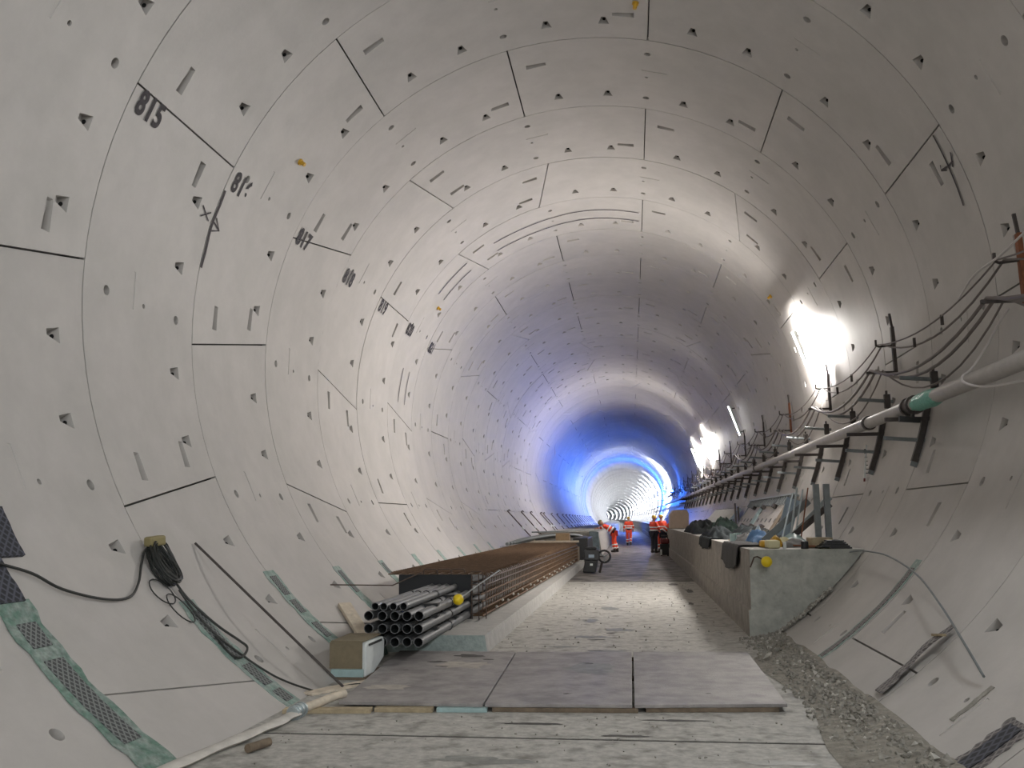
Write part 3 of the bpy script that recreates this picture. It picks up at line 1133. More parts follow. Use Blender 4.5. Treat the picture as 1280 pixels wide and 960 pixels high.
hose = thing('flat_hose', 'dirty white lay-flat hose on the floor at lower left', 'hose', (-2.1, 7.0, 0))
P = smooth_path([(-2.40, 5.0, .035), (-2.32, 5.72, .03), (-2.22, 6.45, .03), (-2.14, 7.0, .03), (-2.10, 7.30, .045)])
mb = MB()
v = []
for i, p in enumerate(P):
    d = (P[min(i + 1, len(P) - 1)] - P[max(0, i - 1)]).normalized()
    sd = Vector((d.y, -d.x, 0)).normalized()
    wv = .06 + .012 * math.sin(i * 1.1)
    hv = .024
    for a in range(8):
        t = 2 * math.pi * a / 8
        v.append(p + sd * wv * math.cos(t) + Vector((0, 0, hv * math.sin(t))))
mb.add(v, [(i * 8 + j, i * 8 + (j + 1) % 8, (i + 1) * 8 + (j + 1) % 8, (i + 1) * 8 + j) for i in range(len(P) - 1) for j in range(8)] + [tuple(range(8)), tuple((len(P) - 1) * 8 + j for j in range(8))])
link('hose_body', mb, 'hose', hose, smooth=True)
mb = MB().tube([(-2.10, 7.26, .05), (-2.10, 7.34, .052), (-2.085, 7.44, .055)], .052, 14)
for t in (0.1, .5, .9):
    c_ = Vector((-2.10, 7.28, .05)).lerp(Vector((-2.088, 7.43, .055)), t)
    mb.tube([c_ - Vector((-.001, .014, 0)), c_ + Vector((-.001, .014, 0))], .06, 14)
link('coupling', mb, 'steel', hose, smooth=True)['label'] = 'ribbed metal hose coupling'
link('hose_tail', MB().tube(smooth_path([(-2.085, 7.44, .055), (-2.0, 7.66, .07), (-1.93, 7.80, .09), (-1.88, 7.9, .095)]), .035, 10), 'timber_pale', hose, smooth=True)
tag(link('pipe_stub', MB().tube([(-2.02, 6.22, .035), (-1.95, 6.42, .035)], .03, 12), 'timber_dark', smooth=True), 'short brown pipe stub lying by the white hose', 'pipe')

# white box with brown cardboard side
box = thing('white_box', 'white plastic box with a brown cardboard side, left of the plates', 'box', (-2.2, 9.4, 0))
mb = MB()
prof = [(9.12, .03), (9.42, .03), (9.78, .13), (9.80, .30), (9.74, .345), (9.16, .36), (9.12, .33)]
n = len(prof)
mb.add([(-2.05, y, z) for y, z in prof] + [(-2.40, y, z) for y, z in prof], [tuple(range(n)), tuple(range(2 * n - 1, n - 1, -1))] + [(i, i + n, (i + 1) % n + n, (i + 1) % n) for i in range(n)])
link('shell', mb, 'white', box, bevel=.012)
link('brown_side', MB().box(-2.415, -2.085, 9.092, 9.108, .11, .365), 'brown_card', box)
link('blue_skirt', MB().box(-2.40, -2.07, 9.095, 9.108, .03, .105), 'bluewhite', box)
link('brown_lid', MB().box(-2.41, -2.075, 9.11, 9.74, .363, .375), 'brown_card', box)
link('dark_slot', MB().beam((-2.047, 9.20, .325), (-2.047, 9.68, .318), .006, .022), 'black', box)
tag(link('box_support', MB().box(-2.36, -2.06, 9.1, 9.75, .002, .027), 'timber_dark'), 'dark plank lying under the white box', 'board')
board((-2.36, 8.3, .012), (-1.95, 9.0, .012), .16, .02, 'timber_pale', 'floor_board', 'pale flat board on the floor in front of the white box')
board((-1.98, 9.3, .012), (-2.0, 9.75, .012), .1, .02, 'white', 'floor_board', 'small white scrap board between the white box and the left plate')
# pale plank leaning at the wall and green-stained blocks behind the pipes
a, b_ = W(-138.0, 11.3, R - .06), Vector((-2.55, 10.75, .22))
board(a, b_, .16, .05, 'timber_pale', 'plank', 'pale timber plank leaning on the left wall beside the pipe mouths', 'plank')
mb = MB()
mb.prism([(-2.42, 0.0), (-2.30, 0.0), (-2.36, .20), (-2.62, .22)], 9.9, 10.9)
tag(link('rubble_block', mb, 'green_tape_b', bevel=.01), 'green-stained block on the floor behind the white box', 'block')


# ------------------------------------------------------------------ dowels along the left wall
BK = [12.07, 14.07, 15.65, 17.83, 18.55, 20.8, 22.7, 24.9, 26.5, 28.2, 29.9, 31.5, 33.2, 35, 37, 39, 41, 43, 45, 47]
first = None
for i, k in enumerate(BK):
    y = KY(k)
    if first is None:
        a, b_ = W(-115.9, y, R - .03), W(-134.5, y + 1.2, R - .10)
        first = thing('tie_bar', '', 'bar', (bend(y), y, 0), group='dark tie bars leaning on the left wall')
        d = Vector((bend(y), y, 0))
        mid = a.lerp(b_, .5)
        q0, q1 = a.lerp(b_, .52), a.lerp(b_, .60)
        link('bar', MB().tube([a - d, b_ - d], .022, 6), 'rebar', first, local=True)
        link('white_tag', MB().tube([q0 - d, q1 - d], .034, 6), 'white', first, local=True)
        link('hook', MB().tube([a - d, a - d + Vector((.06, 0, .05)), a - d + Vector((.10, 0, .0))], .025, 6), 'rebar', first, local=True)
        r_ = first
    else:
        r_ = dup(first, (bend(y), y, -.002 * i))
    r_['label'] = ('dark tie bar leaning on the left wall, ' + ('nearest of the row' if i == 0 else GL[i] + ' of the row from the front'))

# ------------------------------------------------------------------ stuff at the far end of the cage
for i in range(4):
    mb = MB().tube(smooth_path([(-3.15 + .06 * i, 27.5 + .2 * i, .84 + .01 * i), (-2.9 + .08 * i, 29.0, .90 + .05 * (i % 2)), (-2.4 + .09 * i, 31.0, .97 + .05 * (i % 2)), (-1.9 + .1 * i, 33.5, .95 + .05 * (i % 2)), (-1.7 + .1 * i, 36, .9)]), .05, 8)
    tag(link('grey_duct', mb, 'steel_grey', smooth=True), ['leftmost', 'second from left', 'third from left', 'rightmost'][i] + ' grey flexible duct bent over the far end of the rusty cage', 'duct', 'grey ducts behind the cage')
board((-2.75, 29.35, .86), (-1.12, 29.35, .86), .12, .06, 'timber_pale', 'timber_board', 'pale timber laid across the far end of the cage top')
board((-2.6, 29.5, .90), (-2.3, 33.0, .90), .12, .05, 'timber_pale', 'timber_board', 'pale timber running back from the end of the cage')
tag(link('cardboard_box', MB().box(-1.92, -1.48, 30.2, 30.7, .66, 1.10), 'tan_card', bevel=.01), 'brown cardboard box at the far end of the cage', 'box')
tag(link('box_stand', MB().box(-2.2, -1.2, 30.1, 31.0, .2, .655), 'timber_dark', bevel=.01), 'dark timber crate under the brown cardboard box', 'crate')
tag(link('paint_tin', MB().tube([(-1.36, 30.25, .658), (-1.36, 30.25, .86)], .06, 12), 'beige', smooth=True), 'small pale tin beside the brown cardboard box', 'tin')
tag(link('dark_sheet', MB().box(-1.45, -.95, 31.5, 35.2, .2, .92), 'machine', bevel=.02), 'dark covered crate between the cage and the left bench', 'crate')
tag(link('plastic_sheet', MB().prism([(-1.30, .2), (-.86, .0), (-.86, .02), (-.9, 1.0), (-1.0, 1.03), (-1.3, 1.03)], 39.85, 40.15), 'sheet_blue', bevel=.02), 'blue-grey sheet over the near end of the left bench', 'sheet')
board((-3.2, 36, 1.07), (-1.0, 44, 1.05), .3, .05, 'steel_grey', 'scaffold_board', 'long grey scaffold board lying on the left bench top')
board((-2.9, 41.0, 1.03), (-1.3, 46, 1.03), .4, .05, 'bench', 'scaffold_board', 'pale concrete-dusted board lying on the left bench behind the first')
mc = thing('compressor', 'small dark wheeled machine at the left floor edge before the leaning worker', 'machine', (-.58, 27.5, 0))
link('body', MB().box(-.86, -.42, 27.2, 27.9, .36, .66), 'machine', mc, bevel=.03)
link('control_panel', MB().box(-.72, -.56, 27.185, 27.205, .44, .53), 'bluegrey', mc)
link('base', MB().prism([(-.90, .03), (-.52, .03), (-.46, .36), (-.82, .36)], 27.1, 27.7), 'black', mc, bevel=.02)
link('label_plate', MB().box(-.68, -.6, 27.08, 27.1, .22, .28), 'white', mc)
wh = link('wheel', MB().tube([(-.27 + .17 * math.cos(a), 27.35, .47 + .17 * math.sin(a)) for a in [2 * math.pi * i / 20 for i in range(20)]], .03, 8, closed=True), 'rubber', mc, smooth=True)
for a in (0.5, 2.6, 4.7):
    link('spoke', MB().beam((-.27, 27.35, .47), (-.27 + .16 * math.cos(a), 27.35, .47 + .16 * math.sin(a)), .03, .05, (0, 1, 0)), 'steel_grey', wh)
link('axle', MB().tube([(-.5, 27.35, .47), (-.27, 27.35, .47)], .02, 8), 'steel_dark', mc)
link('prop_foot', MB().beam((-.34, 27.35, .30), (-.42, 27.4, .01), .05, .05), 'steel_dark', mc)
link('tank', MB().box(-.80, -.5, 27.3, 27.8, .66, .74), 'black', mc, bevel=.03)

# ------------------------------------------------------------------ right wall: pipe, brackets, stubs, hangers, cables
PIPE = (4.03, 2.88, .082)
big = thing('main_pipe', 'long pale steel pipe carried on brackets along the right wall', 'pipe', (PIPE[0], 4, PIPE[1]))
ys = [3, 8, 14, 20, 26, 32, 40, 48, 56, 64, 72, 80, 90, 100, 120, 140, 170, 200, 240, 280, 330, 380]
prev = 3.0
link('pipe_run', MB().tube([(PIPE[0] + bend(y), y, PIPE[1]) for y in ys], PIPE[2], 16), 'bigpipe', big, smooth=True)
for y in (13.8, 26, 38, 50, 62):
    mb = MB()
    for dy in (-.02, .02):
        mb.tube([(PIPE[0] + bend(y), y + dy - .014, PIPE[1]), (PIPE[0] + bend(y), y + dy + .014, PIPE[1])], .105, 16)
    link('flange', mb, 'steel_dark', big, smooth=True)
vv = thing('wrapped_valve', 'green wrapped valve on the pale pipe, right wall', 'valve', (3.95, 12.4, PIPE[1]))
mb = MB()
rn = random.Random(2)
nn, k_ = 14, 9
v = []
for i in range(k_):
    y = 10.72 + .86 * i / (k_ - 1)
    rr = (.083, .095, .102, .100, .105, .1, .104, .096, .083)[i]
    for j in range(nn):
        a = 2 * math.pi * j / nn
        q = rr * (1 + rn.uniform(-.07, .07))
        v.append((PIPE[0] + q * math.cos(a), y, PIPE[1] + q * math.sin(a)))
mb.add(v, [(i * nn + j, i * nn + (j + 1) % nn, (i + 1) * nn + (j + 1) % nn, (i + 1) * nn + j) for i in range(k_ - 1) for j in range(nn)])
link('green_wrapping', mb, 'green_wrap', vv, smooth=True)
mb = MB()
for y0, y1, r_ in ((11.60, 11.65, .118), (11.65, 11.83, .097), (11.83, 11.88, .118)):
    mb.tube([(PIPE[0], y0, PIPE[1]), (PIPE[0], y1, PIPE[1])], r_, 14)
link('valve_body', mb, 'steel_dark', vv, smooth=True)
link('valve_handle', MB().beam((3.86, 11.7, 2.72), (4.10, 11.7, 2.70), .06, .07), 'black', vv)
link('valve_stem', MB().tube([(4.02, 11.7, 2.80), (4.02, 11.7, 2.70)], .025, 8), 'black', vv)

# brackets on every ring
proto = None
for i in range(2, 26):
    k = -.02 + 1.0 * i if i < 4 else .0 + 1.0 * i
    y = KY(k - .03) + (.02 if i % 3 else -.05)
    if proto is None:
        br = thing('pipe_bracket', '', 'bracket', (0, 0, 0), group='steel brackets under the long pipe')
        up = [Vector((W(t, 0, R - .05).x, 0, W(t, 0, R - .05).z)) for t in (101.6, 103.5, 106, 108.5, 111.2)]
        mb = MB()
        for a, b_ in zip(up[:-1], up[1:]):
            mb.beam(a, b_, .075, .06, (0, 1, 0))
        link('leg', mb, 'steel_dark', br, local=True)
        link('upper_arm', MB().beam((4.38, 0, 2.765), (3.83, 0, 2.765), .05, .05), 'steel_dark', br, local=True)
        link('lower_arm', MB().beam((4.30, 0, 2.49), (3.80, 0, 2.53), .05, .045), 'steel_grey', br, local=True)
        link('foot_plate', MB().beam(W(110.6, 0, R - .012), W(112.0, 0, R - .012), .14, .02, (0, 1, 0)), 'steel_grey', br, local=True)
        br.location = (bend(y), y, 0)
        proto = br
    else:
        br = dup(proto, (bend(y), y, 0))
    br['label'] = 'dark steel pipe bracket on the right wall, ' + ('nearest, by the green valve' if i == 2 else 'just behind the green valve' if i == 3 else GL[i] + ' in the receding row')
# tube stubs with clamps
proto = None
for i in range(1, 24):
    y = KY(.80 + .97 * i)
    if proto is None:
        st = thing('tube_stub', '', 'bracket', (0, 0, 0), group='tube stubs sticking out of the right wall')
        link('stub', MB().tube([(4.42, 0, 3.20), (3.93, 0, 3.24)], .026, 8), 'steel_grey', st, local=True, smooth=True)
        link('clamp', MB().box(4.29, 4.38, -.03, .03, 3.10, 3.31), 'steel_dark', st, local=True, bevel=.012)
        link('clamp_bolt', MB().tube([(4.33, 0, 3.30), (4.33, 0, 3.36)], .018, 6), 'steel_dark', st, local=True)
        proto = st
        st.location = (bend(y), y, 0)
    else:
        st = dup(proto, (bend(y), y, 0))
    st['label'] = 'grey tube stub with black clamp on the right wall, ' + (GL[i] + ' in the receding row')
# cable hangers
HK = [.62 + 2.03 * i - 2.03 for i in range(22)]
proto = None
for i, k in enumerate(HK):
    y = KY(k)
    if proto is None:
        hg = thing('cable_hanger', '', 'hanger', (0, 0, 0), group='cable hangers on the right wall')
        link('upright', MB().beam(W(84.4, 0, R - .06), W(93.6, 0, R - .06), .07, .045, (1, 0, 0)), 'steel_dark', hg, local=True)
        link('top_pin', MB().beam(W(81.8, 0, R - .06), W(84.6, 0, R - .06), .03, .03, (1, 0, 0)), 'steel_dark', hg, local=True)
        link('top_hook', MB().tube([(4.42, 0, 4.00), (4.22, 0, 3.98), (4.18, 0, 4.0), (4.18, 0, 4.08)], .016, 6), 'steel_dark', hg, local=True)
        link('lower_arm', MB().beam((4.42, 0, 3.60), (4.02, 0, 3.60), .04, .035), 'steel_dark', hg, local=True)
        proto = hg
        hg.location = (bend(y), y, 0)
    else:
        hg = dup(proto, (bend(y), y, 0))
        if i in (1, 4):
            for c_ in hg.children:
                if c_.name.startswith('upright'):
                    c_.data = c_.data.copy()
                    c_.data.materials[0] = M['steel_rust']
                    c_['label'] = 'rust-orange upright'
    hg['label'] = 'steel cable hanger on the right wall, ' + ('rust-orange, at the right edge' if i == 1 else 'hidden beyond the right edge' if i == 0 else GL[i - 1] + ' from the right edge')


def festoon(x, z, sag, r, m, label, x2=None, n=10, dz=0, up=0):
    pts = []
    for a, b_ in zip(HK[:-1], HK[1:]):
        ya, yb = KY(a), KY(b_)
        for j in range(n):
            t = j / n
            y = ya + (yb - ya) * t
            pts.append((x + bend(y), y, z - sag * 4 * t * (1 - t)))
    return tag(link('hung_cable', MB().tube(pts, r, 6), m, smooth=True), label, 'cable', 'cables festooned along the right wall')


festoon(4.20, 4.01, .20, .010, 'cable', 'thin upper cable swagged between hangers on the right wall')
festoon(4.27, 4.01, .33, .013, 'cable', 'second thin upper cable, swagging lower, on the right wall')
festoon(4.08, 3.635, .30, .019, 'cable', 'thick outer cable on the lower hanger arms, right wall')
festoon(4.16, 3.635, .37, .019, 'cable', 'thick inner cable on the lower hanger arms, right wall')
festoon(4.25, 3.63, .52, .012, 'cable', 'lowest thin cable sagging towards the tube stubs, right wall')
# small clips holding the cables together
for i in range(1, 6):
    for t, z in ((.38, 3.78), (.62, 3.72)):
        y = KY(HK[i] + 2.03 * t)
        tag(link('cable_clip', MB().box(4.19 + bend(y), 4.225 + bend(y), y - .012, y + .012, z - .06, z + .06), 'steel_dark', bevel=.003), 'dark clip on the swagged cables, ' + ('nearer' if t < .5 else 'farther') + ' in the %s span from right' % GL[i - 1].replace('nearest', 'first'), 'clip', 'clips on the swagged cables')
tag(link('white_cable', MB().tube(smooth_path([(4.45, 9.72, 3.62), (4.36, 9.72, 3.5), (4.22, 9.75, 3.25), (4.05, 9.72, 3.02), (3.93, 9.66, 2.93), (3.90, 9.5, 2.84), (3.98, 9.2, 2.76), (4.2, 8.8, 2.76)]), .012, 6), 'cable_white', smooth=True), 'white cable looping down over the pale pipe at the right edge', 'cable')
tag(link('white_cable', MB().tube(smooth_path([(4.15, 10.2, 3.86), (4.1, 9.6, 3.95), (4.15, 9.0, 4.0), (4.2, 8.4, 4.1)]), .012, 6), 'cable_white', smooth=True), 'white cable leading off past the rust-orange hanger', 'cable')
ps = thing('gauge_staff', 'small white and red gauge staff hung on the right wall', 'staff', (4.12, 14.6, 2.05))
link('staff', MB().beam((4.16, 14.6, 2.62), (4.10, 14.6, 2.12), .035, .02), 'white', ps)
link('red_tip', MB().beam((4.10, 14.6, 2.12), (4.095, 14.6, 2.07), .036, .021), 'darkred', ps)
for q in range(7):
    z = 2.55 - q * .06
    link('tick', MB().box(4.12, 4.16, 14.585, 14.589, z, z + .012), 'black', ps)

# yellow plugs
for t, k, lab in ((-55.8, 1.59, 'small yellow plug on the upper left of the lining above the 816 mark'), (10.7, 1.57, 'small yellow plug at the crown by the top edge'), (-55.4, 5.63, 'small yellow plug farther back on the left between dark lines'), (56.3, 5.58, 'small yellow plug farther back on the upper right')):
    pl = thing('lining_plug', lab, 'plug', W(t, KY(k), R), group='yellow plugs in the lining')
    a, b_ = W(t, KY(k), R - .005), W(t, KY(k), R - .09)
    link('stem', MB().tube([a, b_], .028, 10), 'ochre', pl, smooth=True)
    link('cap', MB().tube([a, a.lerp(b_, .3)], .045, 10), 'ochre', pl, smooth=True)

BENTROD = [(3.38, 12.60, 1.09), (3.42, 12.2, 1.12), (3.43, 11.7, 1.125), (3.41, 10.85, 1.105), (3.32, 9.55, .985), (3.13, 8.25, .80), (2.96, 7.2, .61), (2.92, 6.78, .47)]
# bent rod from the bench corner to the right wall
P = smooth_path(BENTROD)
tag(link('bent_rod', MB().tube(P, .010, 6), 'steel_grey', smooth=True), 'springy thin rod arching from the bench corner to the right wall', 'rod')


# ------------------------------------------------------------------ clutter on the right bench
def heap(name, label, cat, cx, cy, lx, ly, h, m, seed=0, nx=22, ny=26, rot=0, z0=BT, rough=.35, group=None, parent=None, edge=None):
    """crumpled fabric: a closed lumpy mound with folds"""
    rn = random.Random(seed)
    waves = [(rn.uniform(2, 9), rn.uniform(2, 9), rn.uniform(0, 6.28), rn.uniform(.3, 1)) for _ in range(7)]
    v = []
    for i in range(ny + 1):
        for j in range(nx + 1):
            u, t = j / nx * 2 - 1, i / ny * 2 - 1
            d = max(abs(u), abs(t))
            prof = max(0, 1 - d ** 3)
            q = sum(a * math.sin(kx * u + ky * t + ph) for kx, ky, ph, a in waves) / 4
            rg = 1 - 2 * abs(NZ.noise(Vector((u * lx * 4.5 + seed, t * ly * 1.6, seed)))) - .5 * abs(NZ.noise(Vector((u * lx * 11, t * ly * 4 + seed, 3))))
            z = h * prof * (.42 + rough * q * .7 + .42 * rg) + .004
            wob = 1 + .08 * math.sin(5 * math.atan2(t, u) + seed)
            x, y = u * lx * wob, t * ly * wob
            v.append((cx + x * math.cos(rot) - y * math.sin(rot), cy + x * math.sin(rot) + y * math.cos(rot), z0 + max(.004, z)))
    m_ = nx + 1
    f = [(i * m_ + j, i * m_ + j + 1, (i + 1) * m_ + j + 1, (i + 1) * m_ + j) for i in range(ny) for j in range(nx)]
    loop = [j for j in range(m_)] + [i * m_ + nx for i in range(1, ny + 1)] + [ny * m_ + j for j in range(nx - 1, -1, -1)] + [i * m_ for i in range(ny - 1, 0, -1)]
    b0 = len(v)
    v += [(v[i][0], v[i][1], z0 + .001) for i in loop]
    n = len(loop)
    f += [(loop[i], b0 + i, b0 + (i + 1) % n, loop[(i + 1) % n]) for i in range(n)] + [tuple(b0 + i for i in range(n))]
    o = link(name, MB().add(v, f), m, parent, smooth=True)
    return tag(o, label, cat, group) if label else o


heap('tarpaulin', 'black tarpaulin heap at the far end of the bench clutter', 'tarpaulin', 2.56, 27.5, .38, 2.6, .46, 'tarp', 1)
heap('tarpaulin', 'dark green tarpaulin bundle on top of the black heaps', 'tarpaulin', 2.80, 23.2, .34, 1.6, .52, 'tarp_g', 2)
heap('tarpaulin', 'black crumpled tarpaulin along the inner bench edge', 'tarpaulin', 2.38, 20.2, .25, 1.6, .30, 'tarp', 3)
heap('tarpaulin', 'black and grey tarpaulin folds behind the draped blanket', 'tarpaulin', 2.95, 19.0, .30, 1.9, .32, 'tarp', 4)
heap('tarpaulin', 'grey crumpled sheet in front of the black heaps', 'tarpaulin', 2.62, 17.0, .25, .9, .17, 'cloth', 5)


def drape(name, label, y0, y1, xin, drop, m, seed, xe=2.12):
    """blanket lying on the bench top and hanging over its inner edge"""
    rn = random.Random(seed)
    v = []
    ny, ns = 18, 16
    for i in range(ny + 1):
        t = i / ny
        y = y0 + (y1 - y0) * t
        fold = .018 * math.sin(t * 19 + seed) + .01 * math.sin(t * 41)
        dr = drop * (1 - .35 * abs(2 * t - 1) ** 2.5) + .015 * math.sin(t * 13)
        for j in range(ns + 1):
            s = j / ns
            if s < .45:
                q = s / .45
                v.append((xin + (xe - .02 - xin) * q, y, BT + .012 + .012 * abs(math.sin(t * 15 + q * 6))))
            else:
                q = (s - .45) / .55
                v.append((xe - .035 - .012 * q - abs(fold) * q * 1.4, y, BT + .006 - dr * q))
    m_ = ns + 1
    mb = MB().add(v, [(i * m_ + j, i * m_ + j + 1, (i + 1) * m_ + j + 1, (i + 1) * m_ + j) for i in range(ny) for j in range(ns)])
    o = link(name, mb, m, smooth=True, fix=False)
    s_ = o.modifiers.new('thick', 'SOLIDIFY')
    s_.thickness = .012
    return tag(o, label, 'blanket')


drape('blanket', 'dark grey blanket draped over the inner edge of the right bench', 13.7, 16.0, 2.5, .36, 'cloth', 2)
drape('tarp_flap', 'black tarpaulin flap hanging down the bench side farther back', 18.6, 21.5, 2.4, .22, 'tarp', 6)
heap('blue_bag', 'blue bag on the bench between the blanket and the yellow gloves', 'bag', 2.62, 15.6, .17, .55, .26, 'blue', 7, 14, 14)
heap('bag_cover', 'pale blue-grey plastic sheet lying over the blue bag', 'sheet', 2.68, 16.0, .15, .5, .30, 'bluegrey', 8, 12, 12)
heap('work_glove', 'yellow work glove lying on the beige box', 'glove', 2.62, 13.75, .085, .18, .20, 'ochre', 9, 10, 10)
heap('cream_rag', 'cream crumpled rag behind the yellow glove', 'rag', 2.80, 14.2, .10, .25, .16, 'paper', 10, 10, 10)
tag(link('beige_box', MB().box(2.40, 2.56, 12.95, 13.3, BT + .002, BT + .11), 'paper', bevel=.02), 'small beige box at the front corner of the right bench', 'box')
tag(link('yellow_pouch', MB().box(2.36, 2.46, 13.4, 13.6, BT + .002, BT + .10), 'ochre', bevel=.03), 'small yellow pouch beside the beige box on the bench', 'pouch')
tag(link('white_cup', MB().tube([(2.61, 12.9, BT + .001), (2.61, 12.9, BT + .09)], .022, 12), 'white', smooth=True), 'small white cup beside the beige box on the bench', 'cup')
tag(link('black_cup', MB().tube([(2.86, 12.85, BT + .001), (2.86, 12.85, BT + .05), (2.86, 12.85, BT + .10)], .05, 12), 'black', smooth=True), 'black tub near the front edge of the bench', 'tub')
tag(link('wood_block', MB().box(2.98, 3.26, 13.0, 13.4, BT + .03, BT + .14), 'timber', bevel=.008), 'brown wooden block on the bench in front of the grey posts', 'block')
tag(link('wood_offcut', MB().box(2.94, 3.3, 13.02, 13.35, BT + .001, BT + .029), 'timber_dark'), 'flat dark offcut under the brown wooden block', 'board')
tag(link('paper_scrap', MB().box(3.02, 3.16, 12.72, 12.88, BT + .001, BT + .02), 'paper'), 'pale yellow paper scrap at the bench front edge', 'paper')
heap('plaster_bag', 'torn grey bag behind the white cup on the bench', 'bag', 2.86, 13.7, .20, .38, .13, 'grey_bag', 12, 14, 14)
heap('rag_heap', 'small grey-green rag heap in front of the steel profiles', 'rag', 3.02, 14.6, .2, .5, .22, 'bluewhite', 13, 14, 14)
heap('dark_rag', 'dark rag pile left of the steel profiles on the bench', 'rag', 2.85, 15.6, .16, .6, .20, 'tarp', 14, 12, 12)
for q in range(5):
    o = link('rubber_sheet', MB().box(3.02 + .03 * q, 3.44 - .02 * q, 12.72 + .02 * q, 13.6 - .03 * q, BT + .002 + .022 * q, BT + .022 + .022 * q), 'black')
    tag(o, 'black rubber sheet in the flat stack at the bench front right, %s' % ['lowest', 'second from below', 'middle', 'second from top', 'topmost'][q], 'sheet', 'flat black sheets on the bench')
for q, (a, b_, m_, l_) in enumerate([((2.55, 13.9, BT + .03), (3.0, 12.9, BT + .03), 'steel_rust', 'rusty thin bar lying across the bench near the cup'), ((2.7, 14.8, BT + .02), (3.1, 12.95, BT + .02), 'steel_grey', 'grey thin bar lying beside the rusty one on the bench'), ((2.3, 17.2, BT + .02), (2.9, 16.6, BT + .2), 'timber_pale', 'pale stick on the grey sheet of the bench')]):
    tag(link('loose_bar', MB().tube([a, b_], .013, 6), m_), l_, 'bar')
for x, y, s in ((2.35, 16.9, .06), (2.5, 17.6, .07)):
    tag(link('tin_can', MB().tube([(x, y, BT + .001), (x, y, BT + .14)], s, 12), 'bluewhite', smooth=True), 'pale tin standing among the sheets behind the blanket, ' + ('nearer one' if y < 17 else 'farther one'), 'tin')

# steel posts and profiles leaning at the wall
for x, lab in ((3.32, 'left'), (3.47, 'right')):
    p = thing('steel_post', '%s of two upright grey steel posts on the right bench' % lab, 'post', (x, 14.3, BT))
    mb = MB()
    for q in (-1, 1):
        mb.beam((x + q * .036, 14.3, BT + .001), (x + q * .036, 14.3, 2.03), .012, .075, (0, 1, 0))
    mb.beam((x, 14.268, BT + .001), (x, 14.268, 2.03), .075, .012, (0, 1, 0))
    link('channel', mb, 'steel_grey', p)
for q, (x0, x1, z1, r, m_) in enumerate([(2.86, 3.10, 1.92, .016, 'steel'), (2.98, 3.15, 2.0, .017, 'steel'), (3.02, 3.22, 1.97, .013, 'steel'), (3.10, 3.28, 1.99, .010, 'steel_rust')]):
    tag(link('steel_tube', MB().tube([(x0, 14.9 - .1 * q, BT + .002), (x1, 15.0 - .1 * q, z1)], r, 8), m_, smooth=True), ['thin bright tube leaning leftmost beside the grey posts', 'tallest bright tube leaning beside the grey posts', 'bright tube close left of the grey posts', 'thin rusty rod leaning against the left grey post'][q], 'tube')
for q, (a, b_, w_, m_, l_) in enumerate([((2.62, 15.0, BT + .05), (3.35, 15.1, 1.80), .11, 'steel_grey', 'grey steel profile leaning diagonally behind the posts'), ((2.92, 14.7, BT + .05), (3.62, 14.8, 1.74), .09, 'steel_dark', 'dark steel profile leaning diagonally behind the posts'), ((2.98, 14.95, BT + .05), (3.70, 15.2, 1.86), .10, 'steel', 'bright steel profile leaning behind the two posts')]):
    tag(link('steel_profile', MB().beam(a, b_, w_, .03, (0, 1, 0)), m_, bevel=.004), l_, 'profile')
tag(link('steel_sheet', MB().beam((2.98, 15.6, BT + .01), (3.22, 15.7, 1.84), .22, .02, (0, 1, 0)), 'bluegrey'), 'pale blue sheet standing behind the bright tubes', 'sheet')

# slotted formwork panel leaning on the wall
pan = thing('formwork_panel', 'large slotted formwork panel leaning on the right wall above the bench', 'panel', (3.4, 22, BT))
pb0, pb1 = Vector((3.36, 19.3, BT + .004)), Vector((3.36, 26.8, BT + .004))
pt0, pt1 = Vector((3.93, 19.3, 1.96)), Vector((3.93, 26.8, 1.96))
nrm = (pt0 - pb0).cross(pb1 - pb0).normalized()
if nrm.x > 0:
    nrm = -nrm


def pp(u, t, off=0):
    return pb0.lerp(pb1, u).lerp(pt0.lerp(pt1, u), t) + nrm * off


def pquad(mb, u0, u1, t0, t1, o0, o1):
    v = [pp(u, t, o) for o in (o0, o1) for t in (t0, t1) for u in (u0, u1)]
    mb.add(v, [(0, 2, 3, 1), (4, 5, 7, 6), (0, 1, 5, 4), (2, 6, 7, 3), (0, 4, 6, 2), (1, 3, 7, 5)])


mb = MB()
pquad(mb, 0, 1, 0, 1, -.01, .015)
link('face_sheet', mb, mat('panel_steel', (.46, .43, .40), .5, .3, noise=.15, nscale=5), pan)
for i in range(22):
    u = .03 + i * .044
    mb = MB()
    pquad(mb, u - .005, u + .005, .80, 1.03, .015, .09)
    link('tooth', mb, 'steel_grey', pan)
for i in range(11):
    u = .05 + i * .09
    mb = MB()
    pquad(mb, u - .012, u + .012, .36, .46, .014, .018)
    link('slot', mb, 'black', pan)
for t in (.18, .72):
    for u in (.28, .52, .76):
        mb = MB()
        pquad(mb, u - .02, u + .02, t, t + .08, .015, .10)
        link('lug', mb, 'steel_dark', pan)
for u0, u1, m_ in ((.55, .64, 'bluewhite'), (.0, .02, 'timber'), (.98, 1, 'steel_grey'), (.06, .12, 'timber_dark')):
    mb = MB()
    pquad(mb, u0, u1, 0.0, .98, .015, .03)
    link('rib', mb, m_, pan)
mb = MB()
pquad(mb, 0, 1, .985, 1.03, .0, .1)
link('top_rail', mb, 'steel', pan)
